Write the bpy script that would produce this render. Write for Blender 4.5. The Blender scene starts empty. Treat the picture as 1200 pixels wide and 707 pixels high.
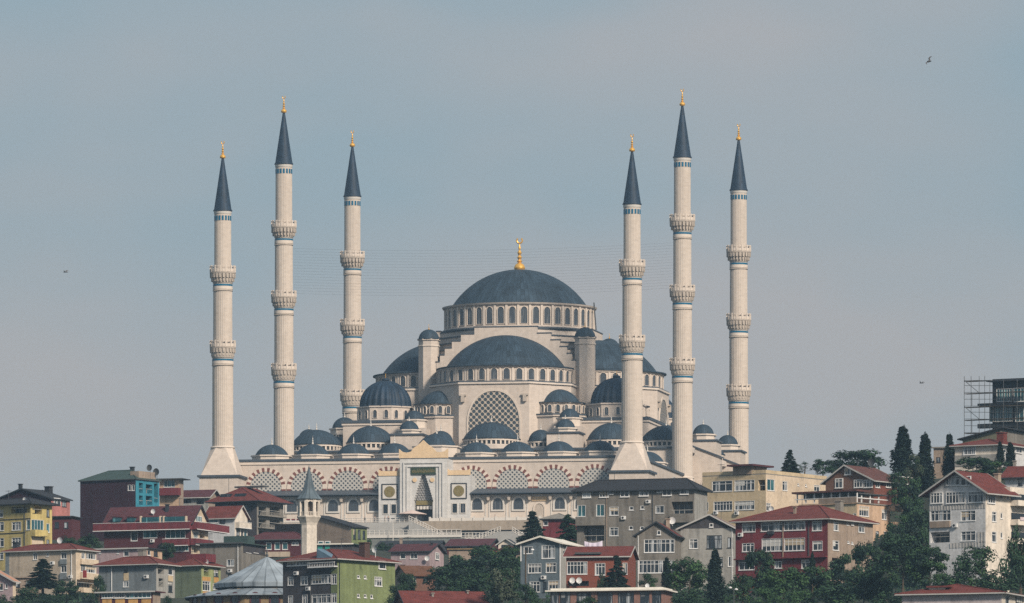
import bpy, bmesh, math, random
from math import sin, cos, pi, radians, sqrt, atan2
random.seed(7)
S = bpy.context.scene
COL = S.collection
# ------------------------------------------------------------------ camera, sky, sun
F = 12906.0            # focal length in photograph pixels (1200 wide)
HZ = 1400.0            # row of the horizon
def ray(px, py): return ((px-600)/F, (HZ-py)/F)
cam_d = bpy.data.cameras.new('camera'); cam = bpy.data.objects.new('camera', cam_d); COL.objects.link(cam)
cam.location = (0, 0, 0); cam.rotation_euler = (pi/2, 0, 0)
cam_d.sensor_width = 36; cam_d.lens = 36*F/1200
cam_d.shift_y = (HZ-353.5)/1200
cam_d.clip_start = 1; cam_d.clip_end = 20000
S.camera = cam
SUN_AZ, SUN_EL = 147.0, 33.0     # compass degrees from +Y clockwise, elevation
W = bpy.data.worlds.new('World'); S.world = W; W.use_nodes = True
nt = W.node_tree; nt.nodes.clear()
def N(nt, t, **k):
    n = nt.nodes.new(t)
    for a, b in k.items(): setattr(n, a, b)
    return n
out = N(nt, 'ShaderNodeOutputWorld'); bg = N(nt, 'ShaderNodeBackground'); bg.inputs[1].default_value = 0.066
sky = N(nt, 'ShaderNodeTexSky', sky_type='NISHITA', sun_disc=False)
sky.sun_elevation = radians(SUN_EL); sky.sun_rotation = radians(SUN_AZ)
sky.air_density = 1.0; sky.dust_density = 3.0; sky.ozone_density = 2.0
tc = N(nt, 'ShaderNodeTexCoord'); mp = N(nt, 'ShaderNodeMapping'); mp.inputs['Scale'].default_value = (26, 26, 60)
no = N(nt, 'ShaderNodeTexNoise'); no.inputs['Scale'].default_value = 1.0; no.inputs['Detail'].default_value = 3; no.inputs['Roughness'].default_value = .45
rp = N(nt, 'ShaderNodeMapRange'); rp.inputs[1].default_value = .3; rp.inputs[2].default_value = .7
mx = N(nt, 'ShaderNodeMix', data_type='RGBA', blend_type='MIX')
veil = (4.72, 4.56, 4.64, 1)      # thin high overcast
gap = (3.3, 4.25, 4.85, 1)        # bluer gaps in it
nt.links.new(tc.outputs['Generated'], mp.inputs[0]); nt.links.new(mp.outputs[0], no.inputs[0]); 
sz_ = N(nt, 'ShaderNodeSeparateXYZ'); nt.links.new(tc.outputs['Generated'], sz_.inputs[0])
el_ = N(nt, 'ShaderNodeMapRange'); el_.inputs[1].default_value = .078; el_.inputs[2].default_value = .11; el_.inputs[3].default_value = .08; el_.inputs[4].default_value = -.14; nt.links.new(sz_.outputs[2], el_.inputs[0])
sm_ = N(nt, 'ShaderNodeMath', operation='ADD'); nt.links.new(no.outputs[0], sm_.inputs[0]); nt.links.new(el_.outputs[0], sm_.inputs[1]); nt.links.new(sm_.outputs[0], rp.inputs[0])
cl = N(nt, 'ShaderNodeMix', data_type='RGBA'); cl.inputs[6].default_value = gap; cl.inputs[7].default_value = veil
nt.links.new(rp.outputs[0], cl.inputs[0])
mx.inputs[0].default_value = .8
nt.links.new(sky.outputs[0], mx.inputs[6]); nt.links.new(cl.outputs[2], mx.inputs[7])
nt.links.new(mx.outputs[2], bg.inputs[0]); nt.links.new(bg.outputs[0], out.inputs[0])
sun_d = bpy.data.lights.new('sun', 'SUN'); sun_d.energy = 3.5; sun_d.angle = radians(9); sun_d.color = (1, .86, .70)
sun = bpy.data.objects.new('sun', sun_d); COL.objects.link(sun)
sun.rotation_euler = (radians(90-SUN_EL), 0, radians(180-SUN_AZ)); sun.location = (300, 0, 400)
S.view_settings.view_transform = 'Standard'; S.view_settings.look = 'None'
S.view_settings.exposure = 0.55; S.view_settings.gamma = 1
S.render.engine = 'CYCLES'
S.cycles.use_denoising = False
S.cycles.max_bounces = 5; S.cycles.volume_bounces = 1; S.cycles.diffuse_bounces = 3
# ------------------------------------------------------------------ materials
MAT = {}
def nodes(name):
    m = bpy.data.materials.new(name); m.use_nodes = True; t = m.node_tree
    b = t.nodes['Principled BSDF']; MAT[name] = m
    return m, t, b
def mat(name, c, rough=.85, var=.18, scale=.6, stretch=(1, 1, 1), bump=.0, streak=0.0, metal=0, brick=None, spec=.3, patch=0):
    """weathered surface: two noises vary the base colour; optional rain streaks; optional masonry courses"""
    m, t, b = nodes(name); L = t.links.new
    tc = N(t, 'ShaderNodeTexCoord'); mp = N(t, 'ShaderNodeMapping'); mp.inputs['Scale'].default_value = stretch
    L(tc.outputs['Object'], mp.inputs[0])
    n1 = N(t, 'ShaderNodeTexNoise'); n1.inputs['Scale'].default_value = scale; n1.inputs['Detail'].default_value = 5; L(mp.outputs[0], n1.inputs[0])
    n2 = N(t, 'ShaderNodeTexNoise'); n2.inputs['Scale'].default_value = scale*7; n2.inputs['Detail'].default_value = 3; L(mp.outputs[0], n2.inputs[0])
    a = N(t, 'ShaderNodeMath', operation='ADD'); L(n1.outputs[0], a.inputs[0]); L(n2.outputs[0], a.inputs[1])
    r = N(t, 'ShaderNodeMapRange'); r.inputs[1].default_value = .65; r.inputs[2].default_value = 1.35
    r.inputs[3].default_value = 1-var; r.inputs[4].default_value = 1+var; L(a.outputs[0], r.inputs[0])
    val = r.outputs[0]
    if streak:
        mp2 = N(t, 'ShaderNodeMapping'); mp2.inputs['Scale'].default_value = (1.1, 1.1, .07); L(tc.outputs['Object'], mp2.inputs[0])
        n3 = N(t, 'ShaderNodeTexNoise'); n3.inputs['Scale'].default_value = 1.0; n3.inputs['Detail'].default_value = 4; L(mp2.outputs[0], n3.inputs[0])
        r3 = N(t, 'ShaderNodeMapRange'); r3.inputs[1].default_value = .45; r3.inputs[2].default_value = .75; r3.inputs[3].default_value = 1; r3.inputs[4].default_value = 1-streak
        L(n3.outputs[0], r3.inputs[0])
        mm = N(t, 'ShaderNodeMath', operation='MULTIPLY'); L(val, mm.inputs[0]); L(r3.outputs[0], mm.inputs[1]); val = mm.outputs[0]
    if patch:
        n4 = N(t, 'ShaderNodeTexNoise'); n4.inputs['Scale'].default_value = .22; n4.inputs['Detail'].default_value = 6; n4.inputs['Roughness'].default_value = .6; L(tc.outputs['Object'], n4.inputs[0])
        r4 = N(t, 'ShaderNodeMapRange'); r4.inputs[1].default_value = .56; r4.inputs[2].default_value = .585; r4.inputs[3].default_value = 1; r4.inputs[4].default_value = 1-patch; L(n4.outputs[0], r4.inputs[0])
        mm = N(t, 'ShaderNodeMath', operation='MULTIPLY'); L(val, mm.inputs[0]); L(r4.outputs[0], mm.inputs[1]); val = mm.outputs[0]
    if brick:
        sz, dark = brick
        mp3 = N(t, 'ShaderNodeMapping'); mp3.inputs['Rotation'].default_value = (pi/2, 0, 0); L(tc.outputs['Object'], mp3.inputs[0])
        bt = N(t, 'ShaderNodeTexBrick'); bt.inputs['Scale'].default_value = 1/sz; bt.inputs['Mortar Size'].default_value = .03
        bt.inputs['Color1'].default_value = (1, 1, 1, 1); bt.inputs['Color2'].default_value = (.9, .9, .9, 1); bt.inputs['Mortar'].default_value = (dark, dark, dark, 1)
        L(mp3.outputs[0], bt.inputs[0])
        mm = N(t, 'ShaderNodeMath', operation='MULTIPLY'); L(val, mm.inputs[0]); L(bt.outputs[0], mm.inputs[1]); val = mm.outputs[0]
    vm = N(t, 'ShaderNodeVectorMath', operation='SCALE'); vm.inputs[0].default_value = c[:3]; L(val, vm.inputs[3])
    L(vm.outputs[0], b.inputs['Base Color'])
    b.inputs['Roughness'].default_value = rough; b.inputs['Metallic'].default_value = metal
    b.inputs['Specular IOR Level'].default_value = spec
    if bump:
        bp = N(t, 'ShaderNodeBump'); bp.inputs['Strength'].default_value = bump; bp.inputs['Distance'].default_value = .2
        L(n2.outputs[0], bp.inputs['Height']); L(bp.outputs[0], b.inputs['Normal'])
    return m
def lead(name, c, n, rough=.68):
    """lead sheet roofing laid in n gores round the dome's own axis"""
    m, t, b = nodes(name); L = t.links.new
    tc = N(t, 'ShaderNodeTexCoord'); sp = N(t, 'ShaderNodeSeparateXYZ'); L(tc.outputs['Object'], sp.inputs[0])
    at = N(t, 'ShaderNodeMath', operation='ARCTAN2'); L(sp.outputs[1], at.inputs[0]); L(sp.outputs[0], at.inputs[1])
    k = N(t, 'ShaderNodeMath', operation='MULTIPLY'); k.inputs[1].default_value = n/(2*pi); L(at.outputs[0], k.inputs[0])
    fr = N(t, 'ShaderNodeMath', operation='FRACT'); L(k.outputs[0], fr.inputs[0])
    fl = N(t, 'ShaderNodeMath', operation='FLOOR'); L(k.outputs[0], fl.inputs[0])
    z8 = N(t, 'ShaderNodeMath', operation='MULTIPLY'); z8.inputs[1].default_value = .55; L(sp.outputs[2], z8.inputs[0])
    zf = N(t, 'ShaderNodeMath', operation='FLOOR'); L(z8.outputs[0], zf.inputs[0])
    cb = N(t, 'ShaderNodeCombineXYZ'); L(fl.outputs[0], cb.inputs[0]); L(zf.outputs[0], cb.inputs[1])
    wn = N(t, 'ShaderNodeTexWhiteNoise', noise_dimensions='3D'); L(cb.outputs[0], wn.inputs[0])
    seam = N(t, 'ShaderNodeMath', operation='GREATER_THAN'); seam.inputs[1].default_value = .86; L(fr.outputs[0], seam.inputs[0])
    n1 = N(t, 'ShaderNodeTexNoise'); n1.inputs['Scale'].default_value = .35; n1.inputs['Detail'].default_value = 6; L(tc.outputs['Object'], n1.inputs[0])
    r1 = N(t, 'ShaderNodeMapRange'); r1.inputs[3].default_value = .78; r1.inputs[4].default_value = 1.22; L(wn.outputs[0], r1.inputs[0])
    r2 = N(t, 'ShaderNodeMapRange'); r2.inputs[1].default_value = .3; r2.inputs[2].default_value = .7; r2.inputs[3].default_value = .75; r2.inputs[4].default_value = 1.25; L(n1.outputs[0], r2.inputs[0])
    r3 = N(t, 'ShaderNodeMapRange'); r3.inputs[3].default_value = 1; r3.inputs[4].default_value = .6; L(seam.outputs[0], r3.inputs[0])
    a = N(t, 'ShaderNodeMath', operation='MULTIPLY'); L(r1.outputs[0], a.inputs[0]); L(r2.outputs[0], a.inputs[1])
    a2 = N(t, 'ShaderNodeMath', operation='MULTIPLY'); L(a.outputs[0], a2.inputs[0]); L(r3.outputs[0], a2.inputs[1])
    vm = N(t, 'ShaderNodeVectorMath', operation='SCALE'); vm.inputs[0].default_value = c; L(a2.outputs[0], vm.inputs[3])
    L(vm.outputs[0], b.inputs['Base Color']); b.inputs['Roughness'].default_value = rough; b.inputs['Specular IOR Level'].default_value = .25
    return m
def lattice(name, cell, hole, cbar, chole):
    """pierced stone grille: round holes on a diagonal grid, in UV metres"""
    m, t, b = nodes(name); L = t.links.new
    uv = N(t, 'ShaderNodeUVMap'); mp = N(t, 'ShaderNodeMapping'); mp.inputs['Rotation'].default_value = (0, 0, pi/4)
    mp.inputs['Scale'].default_value = (1/cell,)*3; L(uv.outputs[0], mp.inputs[0])
    fr = N(t, 'ShaderNodeVectorMath', operation='FRACTION'); L(mp.outputs[0], fr.inputs[0])
    sb = N(t, 'ShaderNodeVectorMath', operation='SUBTRACT'); sb.inputs[1].default_value = (.5, .5, 0); L(fr.outputs[0], sb.inputs[0])
    sx = N(t, 'ShaderNodeSeparateXYZ'); L(sb.outputs[0], sx.inputs[0]); cx = N(t, 'ShaderNodeCombineXYZ'); L(sx.outputs[0], cx.inputs[0]); L(sx.outputs[1], cx.inputs[1])
    ln = N(t, 'ShaderNodeVectorMath', operation='LENGTH'); L(cx.outputs[0], ln.inputs[0])
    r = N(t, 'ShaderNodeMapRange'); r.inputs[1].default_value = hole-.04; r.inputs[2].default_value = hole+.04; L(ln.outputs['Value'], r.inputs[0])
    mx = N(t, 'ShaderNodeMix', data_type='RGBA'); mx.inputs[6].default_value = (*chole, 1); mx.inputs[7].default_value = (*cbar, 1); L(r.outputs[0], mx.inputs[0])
    L(mx.outputs[2], b.inputs['Base Color']); b.inputs['Roughness'].default_value = .6
    bp = N(t, 'ShaderNodeBump'); bp.inputs['Distance'].default_value = .3; bp.inputs['Strength'].default_value = .6; L(r.outputs[0], bp.inputs['Height']); L(bp.outputs[0], b.inputs['Normal'])
    return m
def glass(name, dark, light, bias):
    """window pane: dark room or pale curtain behind reflecting glass, differs per window"""
    m, t, b = nodes(name); L = t.links.new
    oi = N(t, 'ShaderNodeObjectInfo'); tc = N(t, 'ShaderNodeTexCoord')
    mp = N(t, 'ShaderNodeMapping'); mp.inputs['Scale'].default_value = (1.3, 1.3, .12); L(tc.outputs['Object'], mp.inputs[0]); 
    ad = N(t, 'ShaderNodeVectorMath', operation='ADD'); L(mp.outputs[0], ad.inputs[0])
    cb = N(t, 'ShaderNodeVectorMath', operation='SCALE'); cb.inputs[0].default_value = (31, 17, 5); L(oi.outputs['Random'], cb.inputs[3]); L(cb.outputs[0], ad.inputs[1])
    n1 = N(t, 'ShaderNodeTexNoise'); n1.inputs['Scale'].default_value = 1.2; n1.inputs['Detail'].default_value = 4; L(ad.outputs[0], n1.inputs[0])
    r = N(t, 'ShaderNodeMapRange'); r.inputs[1].default_value = bias; r.inputs[2].default_value = bias+.12; L(n1.outputs[0], r.inputs[0])
    mx = N(t, 'ShaderNodeMix', data_type='RGBA'); mx.inputs[6].default_value = (*dark, 1); mx.inputs[7].default_value = (*light, 1); L(r.outputs[0], mx.inputs[0])
    L(mx.outputs[2], b.inputs['Base Color']); b.inputs['Roughness'].default_value = .12; b.inputs['Specular IOR Level'].default_value = .5
    return m
stone = mat('cream_stone', (.53, .465, .415), .9, .10, .12, bump=.06, streak=.10, brick=(2.2, .92))
stone2 = mat('smooth_cream_stone', (.55, .485, .43), .9, .08, .2, streak=.07)
mstone = mat('minaret_stone', (.52, .458, .405), .9, .07, .15, streak=.12, brick=(2.4, .955))
carved = mat('carved_stone', (.41, .36, .315), .9, .18, 1.5, bump=.5)
marble = mat('grey_marble', (.53, .53, .53), .6, .12, .35, streak=.10, bump=.05, brick=(2.8, .9))
gildst = mat('honey_stone', (.60, .45, .29), .85, .15, 1.2, bump=.3)
redst = mat('red_stone', (.155, .06, .05), .9, .15, 1.0)
LEADC = (.024, .042, .063)
leadA = lead('lead_large', LEADC, 96); leadB = lead('lead_small', LEADC, 32); leadC = lead('lead_spire', (.013, .028, .052), 16, .6)
leadS = mat('lead_sheet', (.05, .065, .085), .55, .2, .4)
leadL = lead('pale_lead', (.23, .27, .31), 28, .45)
gold = mat('gilded_copper', (.80, .46, .10), .35, .1, 2, metal=.55)
teal = mat('teal_tile', (.005, .10, .19), .35, .15, 2)
whitest = mat('white_stone', (.52, .50, .475), .8, .06, .4)
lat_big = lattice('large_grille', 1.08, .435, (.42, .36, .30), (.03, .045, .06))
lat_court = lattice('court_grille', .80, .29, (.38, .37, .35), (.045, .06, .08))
pane_m = glass('mosque_pane', (.045, .055, .07), (.14, .15, .16), .55)
pane = glass('house_pane', (.018, .026, .036), (.33, .36, .39), .52)
pane_d = glass('dark_pane', (.012, .018, .025), (.09, .10, .12), .6)
teal_g = glass('teal_glass', (.015, .07, .09), (.12, .30, .34), .55)
white = mat('white_frame', (.60, .61, .62), .6, .08, .8)
trim = mat('roof_edge', (.36, .36, .355), .8, .15, .8)
wgold = mat('inscription_gold', (.17, .14, .06), .5, .35, 3)
green_b = mat('inscription_green', (.03, .05, .03), .5, .2, 2)
concrete = mat('bare_concrete', (.20, .19, .175), .95, .2, .5, bump=.2, streak=.25)
dark = mat('dark_trim', (.025, .03, .038), .7, .2, 1)
trunk_m = mat('bark', (.07, .055, .04), .95, .25, 2, bump=.4)
iron = mat('iron', (.06, .065, .07), .6, .15, 2)
# ------------------------------------------------------------------ mesh builder
class MB:
    def __init__(s): s.v = []; s.f = []; s.m = []; s.uv = None; s.T = None
    def add(s, vs, fs, mi=0):
        o = len(s.v); s.v += [tuple(v) for v in vs]
        for f in fs: s.f.append(tuple(o+i for i in f)); s.m.append(mi)
        return s
    def box(s, x0, x1, y0, y1, z0, z1, mi=0, T=None):
        vs = [(x, y, z) for z in (z0, z1) for y in (y0, y1) for x in (x0, x1)]
        if T: vs = [T(*v) for v in vs]
        return s.add(vs, [(0, 2, 3, 1), (4, 5, 7, 6), (0, 1, 5, 4), (2, 6, 7, 3), (0, 4, 6, 2), (1, 3, 7, 5)], mi)
    def prism(s, poly, z0, z1, mi=0, T=None, cap=True):
        n = len(poly); vs = [(x, y, z0) for x, y in poly]+[(x, y, z1) for x, y in poly]
        if T: vs = [T(*v) for v in vs]
        fs = [(i, (i+1) % n, n+(i+1) % n, n+i) for i in range(n)]
        if cap: fs += [tuple(range(n-1, -1, -1)), tuple(range(n, 2*n))]
        return s.add(vs, fs, mi)
    def extr(s, poly, y0, y1, mi=0, T=None):      # polygon in x,z pushed along y
        n = len(poly); vs = [(x, y0, z) for x, z in poly]+[(x, y1, z) for x, z in poly]
        if T: vs = [T(*v) for v in vs]
        return s.add(vs, [(i, n+i, n+(i+1) % n, (i+1) % n) for i in range(n)]+[tuple(range(n)), tuple(range(2*n-1, n-1, -1))], mi)
    def lathe(s, prof, n=48, cx=0, cy=0, a0=0., a1=2*pi, mi=0, lobes=0, amp=0., rot=0):
        full = abs(a1-a0-2*pi) < 1e-6; m = n if full else n+1; o = len(s.v)
        for r, z in prof:
            for i in range(m):
                a = rot+a0+(a1-a0)*i/n
                k = 1+amp*(abs(cos(a*lobes/2))-.6) if lobes else 1
                s.v.append((cx+r*k*cos(a), cy+r*k*sin(a), z))
        for j in range(len(prof)-1):
            for i in range(n):
                i2 = (i+1) % m
                s.f.append((o+j*m+i, o+j*m+i2, o+(j+1)*m+i2, o+(j+1)*m+i)); s.m.append(mi)
        return s
    def tube(s, p, q, r0, r1=None, n=6, mi=0):
        r1 = r0 if r1 is None else r1
        d = [q[i]-p[i] for i in range(3)]; l = sqrt(sum(x*x for x in d)) or 1; d = [x/l for x in d]
        h = (0, 0, 1) if abs(d[2]) < .9 else (1, 0, 0)
        a = (d[1]*h[2]-d[2]*h[1], d[2]*h[0]-d[0]*h[2], d[0]*h[1]-d[1]*h[0]); la = sqrt(sum(x*x for x in a)); a = [x/la for x in a]
        b = (d[1]*a[2]-d[2]*a[1], d[2]*a[0]-d[0]*a[2], d[0]*a[1]-d[1]*a[0])
        vs = []
        for c, r in ((p, r0), (q, r1)):
            for i in range(n):
                t = 2*pi*i/n; vs.append(tuple(c[k]+r*(cos(t)*a[k]+sin(t)*b[k]) for k in range(3)))
        return s.add(vs, [(i, (i+1) % n, n+(i+1) % n, n+i) for i in range(n)]+[tuple(range(n-1, -1, -1)), tuple(range(n, 2*n))], mi)
    def build(s, name, mats, parent=None, loc=(0, 0, 0), rz=0, smooth=False, uv=None, recalc=True):
        me = bpy.data.meshes.new(name); me.from_pydata(s.v, [], s.f)
        mats = mats if isinstance(mats, (list, tuple)) else [mats]
        for m in mats: me.materials.append(m)
        for p, mi in zip(me.polygons, s.m): p.material_index = mi; p.use_smooth = bool(smooth)
        if recalc:
            b = bmesh.new(); b.from_mesh(me); bmesh.ops.recalc_face_normals(b, faces=b.faces); b.to_mesh(me); b.free()
        if uv:
            l = me.uv_layers.new(name='UVMap')
            for lp in me.loops: l.data[lp.index].uv = uv(me.vertices[lp.vertex_index].co)
        if smooth and smooth != 'all':
            me.set_sharp_from_angle(angle=radians(38))
        return link(name, me, parent, loc, rz)
def link(name, me, parent=None, loc=(0, 0, 0), rz=0):
    o = bpy.data.objects.new(name, me); COL.objects.link(o); o.parent = parent; o.location = loc; o.rotation_euler = (0, 0, rz)
    return o
def tag(o, label, cat, group=None, kind=None):
    if label: o['label'] = label
    if cat: o['category'] = cat
    if group: o['group'] = group
    if kind: o['kind'] = kind
    return o
def thing(name, label, cat, loc, rz=0, group=None):
    return tag(link(name, None, None, loc, rz), label, cat, group)
def cap_prof(r, h, n=12, z0=0.):
    R = (r*r+h*h)/(2*h); t0 = math.asin(min(1, r/R)); t0 = t0 if h <= r else pi-t0
    return [(R*sin(t0*(1-i/n)) if i < n else .001, z0+h-R+R*cos(t0*(1-i/n))) for i in range(n+1)]
def arch(w, z0, zs, za, n=8):
    """pointed arch outline (x,z): half width w, sill z0, spring zs, apex za"""
    p = [(-w, z0), (w, z0)]
    for i in range(n+1):
        t = i/n; p.append((w*cos(t*pi/2)**.9 if t < 1 else 0, zs+(za-zs)*sin(t*pi/2)**1.05))
    for i in range(n-1, -1, -1):
        t = i/n; p.append((-(w*cos(t*pi/2)**.9), zs+(za-zs)*sin(t*pi/2)**1.05))
    return p
def ring(mb, outer, inner, y0, y1, mi=0):
    """frame between two outlines of equal count (x,z), from y0 (front) to y1"""
    n = len(outer); vs = [(x, y0, z) for x, z in outer]+[(x, y0, z) for x, z in inner]+[(x, y1, z) for x, z in outer]+[(x, y1, z) for x, z in inner]
    fs = []
    for i in range(n):
        j = (i+1) % n; fs += [(i, j, n+j, n+i), (2*n+i, 3*n+i, 3*n+j, 2*n+j), (i, 2*n+i, 2*n+j, j), (n+i, n+j, 3*n+j, 3*n+i)]
    mb.add(vs, fs, mi)
# ------------------------------------------------------------------ the grand mosque (local metres: u right, v deep, z up)
TH = .1755; MX, MY, MZ = .6, 2900., 169.0
def mw(u, v, z=0): return (MX+u*cos(TH)+v*sin(TH), MY-u*sin(TH)+v*cos(TH), MZ+z)
mosque = thing('grand_mosque', 'huge cream stone mosque with tiers of dark blue lead domes crowning the hill', 'mosque', (MX, MY, MZ), -TH)
HC = 8.0     # v of the main dome's axis
def mesh_window(w, z0, zs, za, proud=.0, frame=.22, mats=None):
    """returns (frame mesh, pane mesh) facing -y, sill at z0"""
    fr = MB(); o = arch(w+frame, z0-frame*.6, zs, za+frame*1.2); i = arch(w, z0, zs, za); ring(fr, o, i, -.22, .12)
    f = fr.build('window', stone2, None); COL.objects.unlink(f); p = MB().extr(i, -.03, .10).build('pane', pane_m, None); COL.objects.unlink(p)
    return f.data, p.data
def put_window(ms, parent, loc, rz):
    f = link('window', ms[0], parent, loc, rz); link('pane', ms[1], f); return f
def finial(parent, z, h, gold_m=gold, name='finial'):
    k = h; p = [(0.001, 0), (.17*k, .0), (.205*k, .08*k), (.16*k, .17*k), (.06*k, .23*k), (.10*k, .28*k), (.045*k, .33*k), (.09*k, .40*k), (.04*k, .46*k), (.08*k, .54*k), (.03*k, .62*k), (.05*k, .70*k), (.02*k, .76*k), (.018*k, .84*k), (.001, .85*k)]
    mb = MB().lathe([(r*.86, z_) for r, z_ in p], 14)
    pts = [(.085*k*sin(a), .915*k-.085*k*cos(a)) for a in [radians(x) for x in range(-140, 141, 20)]]
    for a, b in zip(pts, pts[1:]): mb.tube((a[0], 0, a[1]), (b[0], 0, b[1]), .026*k, n=5)
    return mb.build(name, gold_m, parent, (0, 0, z), smooth=True)
def spike(parent, z, h):
    p = [(.001, 0), (.22, 0), (.26, .12*h), (.1, .25*h), (.2, .38*h), (.06, .5*h), (.13, .62*h), (.03, .75*h), (.001, h)]
    return MB().lathe(p, 8).build('finial', whitest, parent, (0, 0, z), smooth=True)
def dome(u, v, z, r, h, m=leadB, name='dome', fin=1.8, n=48, rim=.25):
    pr = [(r+rim, -.25), (r+rim, 0)]+cap_prof(r, h, 14, .05)
    o = MB().lathe(pr, n).build(name, m, mosque, (u, v, z), smooth=True)
    if fin: spike(o, h, fin)
    return o
def drum(u, v, r, z0, z1, n=8, name='drum', m=stone, nwin=0, wm=None, cor=.35, rot=None, a_range=None):
    rot = pi/n if rot is None else rot
    k = 1/cos(pi/n) if n <= 16 else 1
    o = MB().lathe([(.001, z0), (r*k, z0), (r*k, z1-.5), ((r+cor)*k, z1-.35), ((r+cor)*k, z1), (.001, z1)], n, rot=rot).build(name, m, mosque, (u, v, 0), smooth=n > 16)
    return o
# --- main dome and its drum
ZD = 65.2
md = MB().lathe([(18.5, -.4), (18.5, -.05)]+cap_prof(18.0, 10.0, 26, 0), 96).build('main_dome', leadA, mosque, (0, HC, ZD), smooth=True)
finial(md, 9.8, 8.6)
mdr = MB().lathe([(.001, 58.6), (20.2, 58.6), (20.2, 59.0), (19.6, 59.05), (19.6, 64.3), (20.3, 64.6), (20.5, 65.0), (.001, 65.35)], 96).build('main_drum', stone, mosque, (0, HC, 0), smooth=True)
NW = 40
ms = mesh_window(.86, -.2, 3.1, 4.2, frame=.16)
for i in range(NW):
    a = 2*pi*(i+.5)/NW; put_window(ms, mdr, (19.62*sin(a), -19.62*cos(a), 59.7), a)
pm = None
for i in range(NW):
    a = 2*pi*i/NW
    if pm is None: pm = MB().box(-.3, .3, -19.95, -19.4, 59.05, 64.5).build('pilaster', stone2, mdr, rz=a).data
    else: link('pilaster', pm, mdr, rz=a)
MB().lathe([(20.4, 58.2), (20.65, 58.25), (20.65, 58.65), (20.2, 58.7)], 96).build('drum_ledge', leadS, mdr)
lad = MB()       # maintenance ladder on the drum's right flank
for s_ in (-.3, .3): lad.tube((21.2, s_, 58.7), (20.6, s_, 66), .09)
for k in range(9): lad.tube((21.2-.07*k, -.3, 59+k*.8), (21.2-.07*k, .3, 59+k*.8), .07)
lad.build('ladder', iron, mosque, (0, HC, 0), radians(-8))
# --- stepped tiers below the drum; top plane of each tier leaded
B = 19.9
tiers = [(8.0, 58.2, 56.4), (11.6, 56.4, 54.6), (14.0, 54.6, 52.8), (15.9, 52.8, 51.0), (17.2, 51.0, 49.2), (18.15, 49.2, 42.5)]
ts = MB(); tl = MB()
for k, (a, z1, z0) in enumerate(tiers):
    b = B-.02*k if k else B

    P = [(-a, -b), (a, -b), (b, -a), (b, a), (a, b), (-a, b), (-b, a), (-b, -a)]
    ts.prism(P, z0, z1-.28)
    s2 = 1.012; tl.prism([(x*s2, y*s2) for x, y in P], z1-.28, z1+.02)
for al in (0, pi/2, -pi/2):
    T = lambda x, y, z, al=al: (x*cos(al)-y*sin(al), x*sin(al)+y*cos(al), z)
    pts = []
    for k, (a, z1, z0) in enumerate(tiers): pts += [(a+.35, z1+.25), (a+.35, z0+.25)]
    pts[-1] = (pts[-1][0], 42.5)
    poly = pts+[(-x, z) for x, z in reversed(pts)]
    ts.extr([(x, z) for x, z in poly], -B-.9, -B+.3, 0, T)
    for k, (a, z1, z0) in enumerate(tiers):
        i = tiers[k-1][0]+.35 if k else 0
        for s_ in (-1, 1): tl.box(*sorted((s_*i, s_*(a+.55))), -B-1.05, -B+.3, z1+.253, z1+.5, 0, T)
ts.build('stepped_arch_wall', stone, mosque, (0, HC, 0)); tl.build('step_roof', leadS, mosque, (0, HC, 0))
# --- four turrets at the corners of the tiers
for su in (-1, 1):
    for sv in (-1, 1):
        t = drum(su*20.8, HC+sv*19.2, 2.55, 30, 55.6, 8, 'corner_turret', stone, cor=.3)
        MB().lathe([(2.9, 53.6), (3.0, 53.8), (2.9, 54.0)], 8, rot=pi/8).build('string_course', stone2, t)
        d = MB().lathe([(3.05, -.1), (3.05, .05)]+cap_prof(2.75, 2.5, 8, .08), 24).build('turret_dome', leadB, t, (0, 0, 55.65), smooth=True)
        finial(d, 2.5, 1.4)
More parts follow.
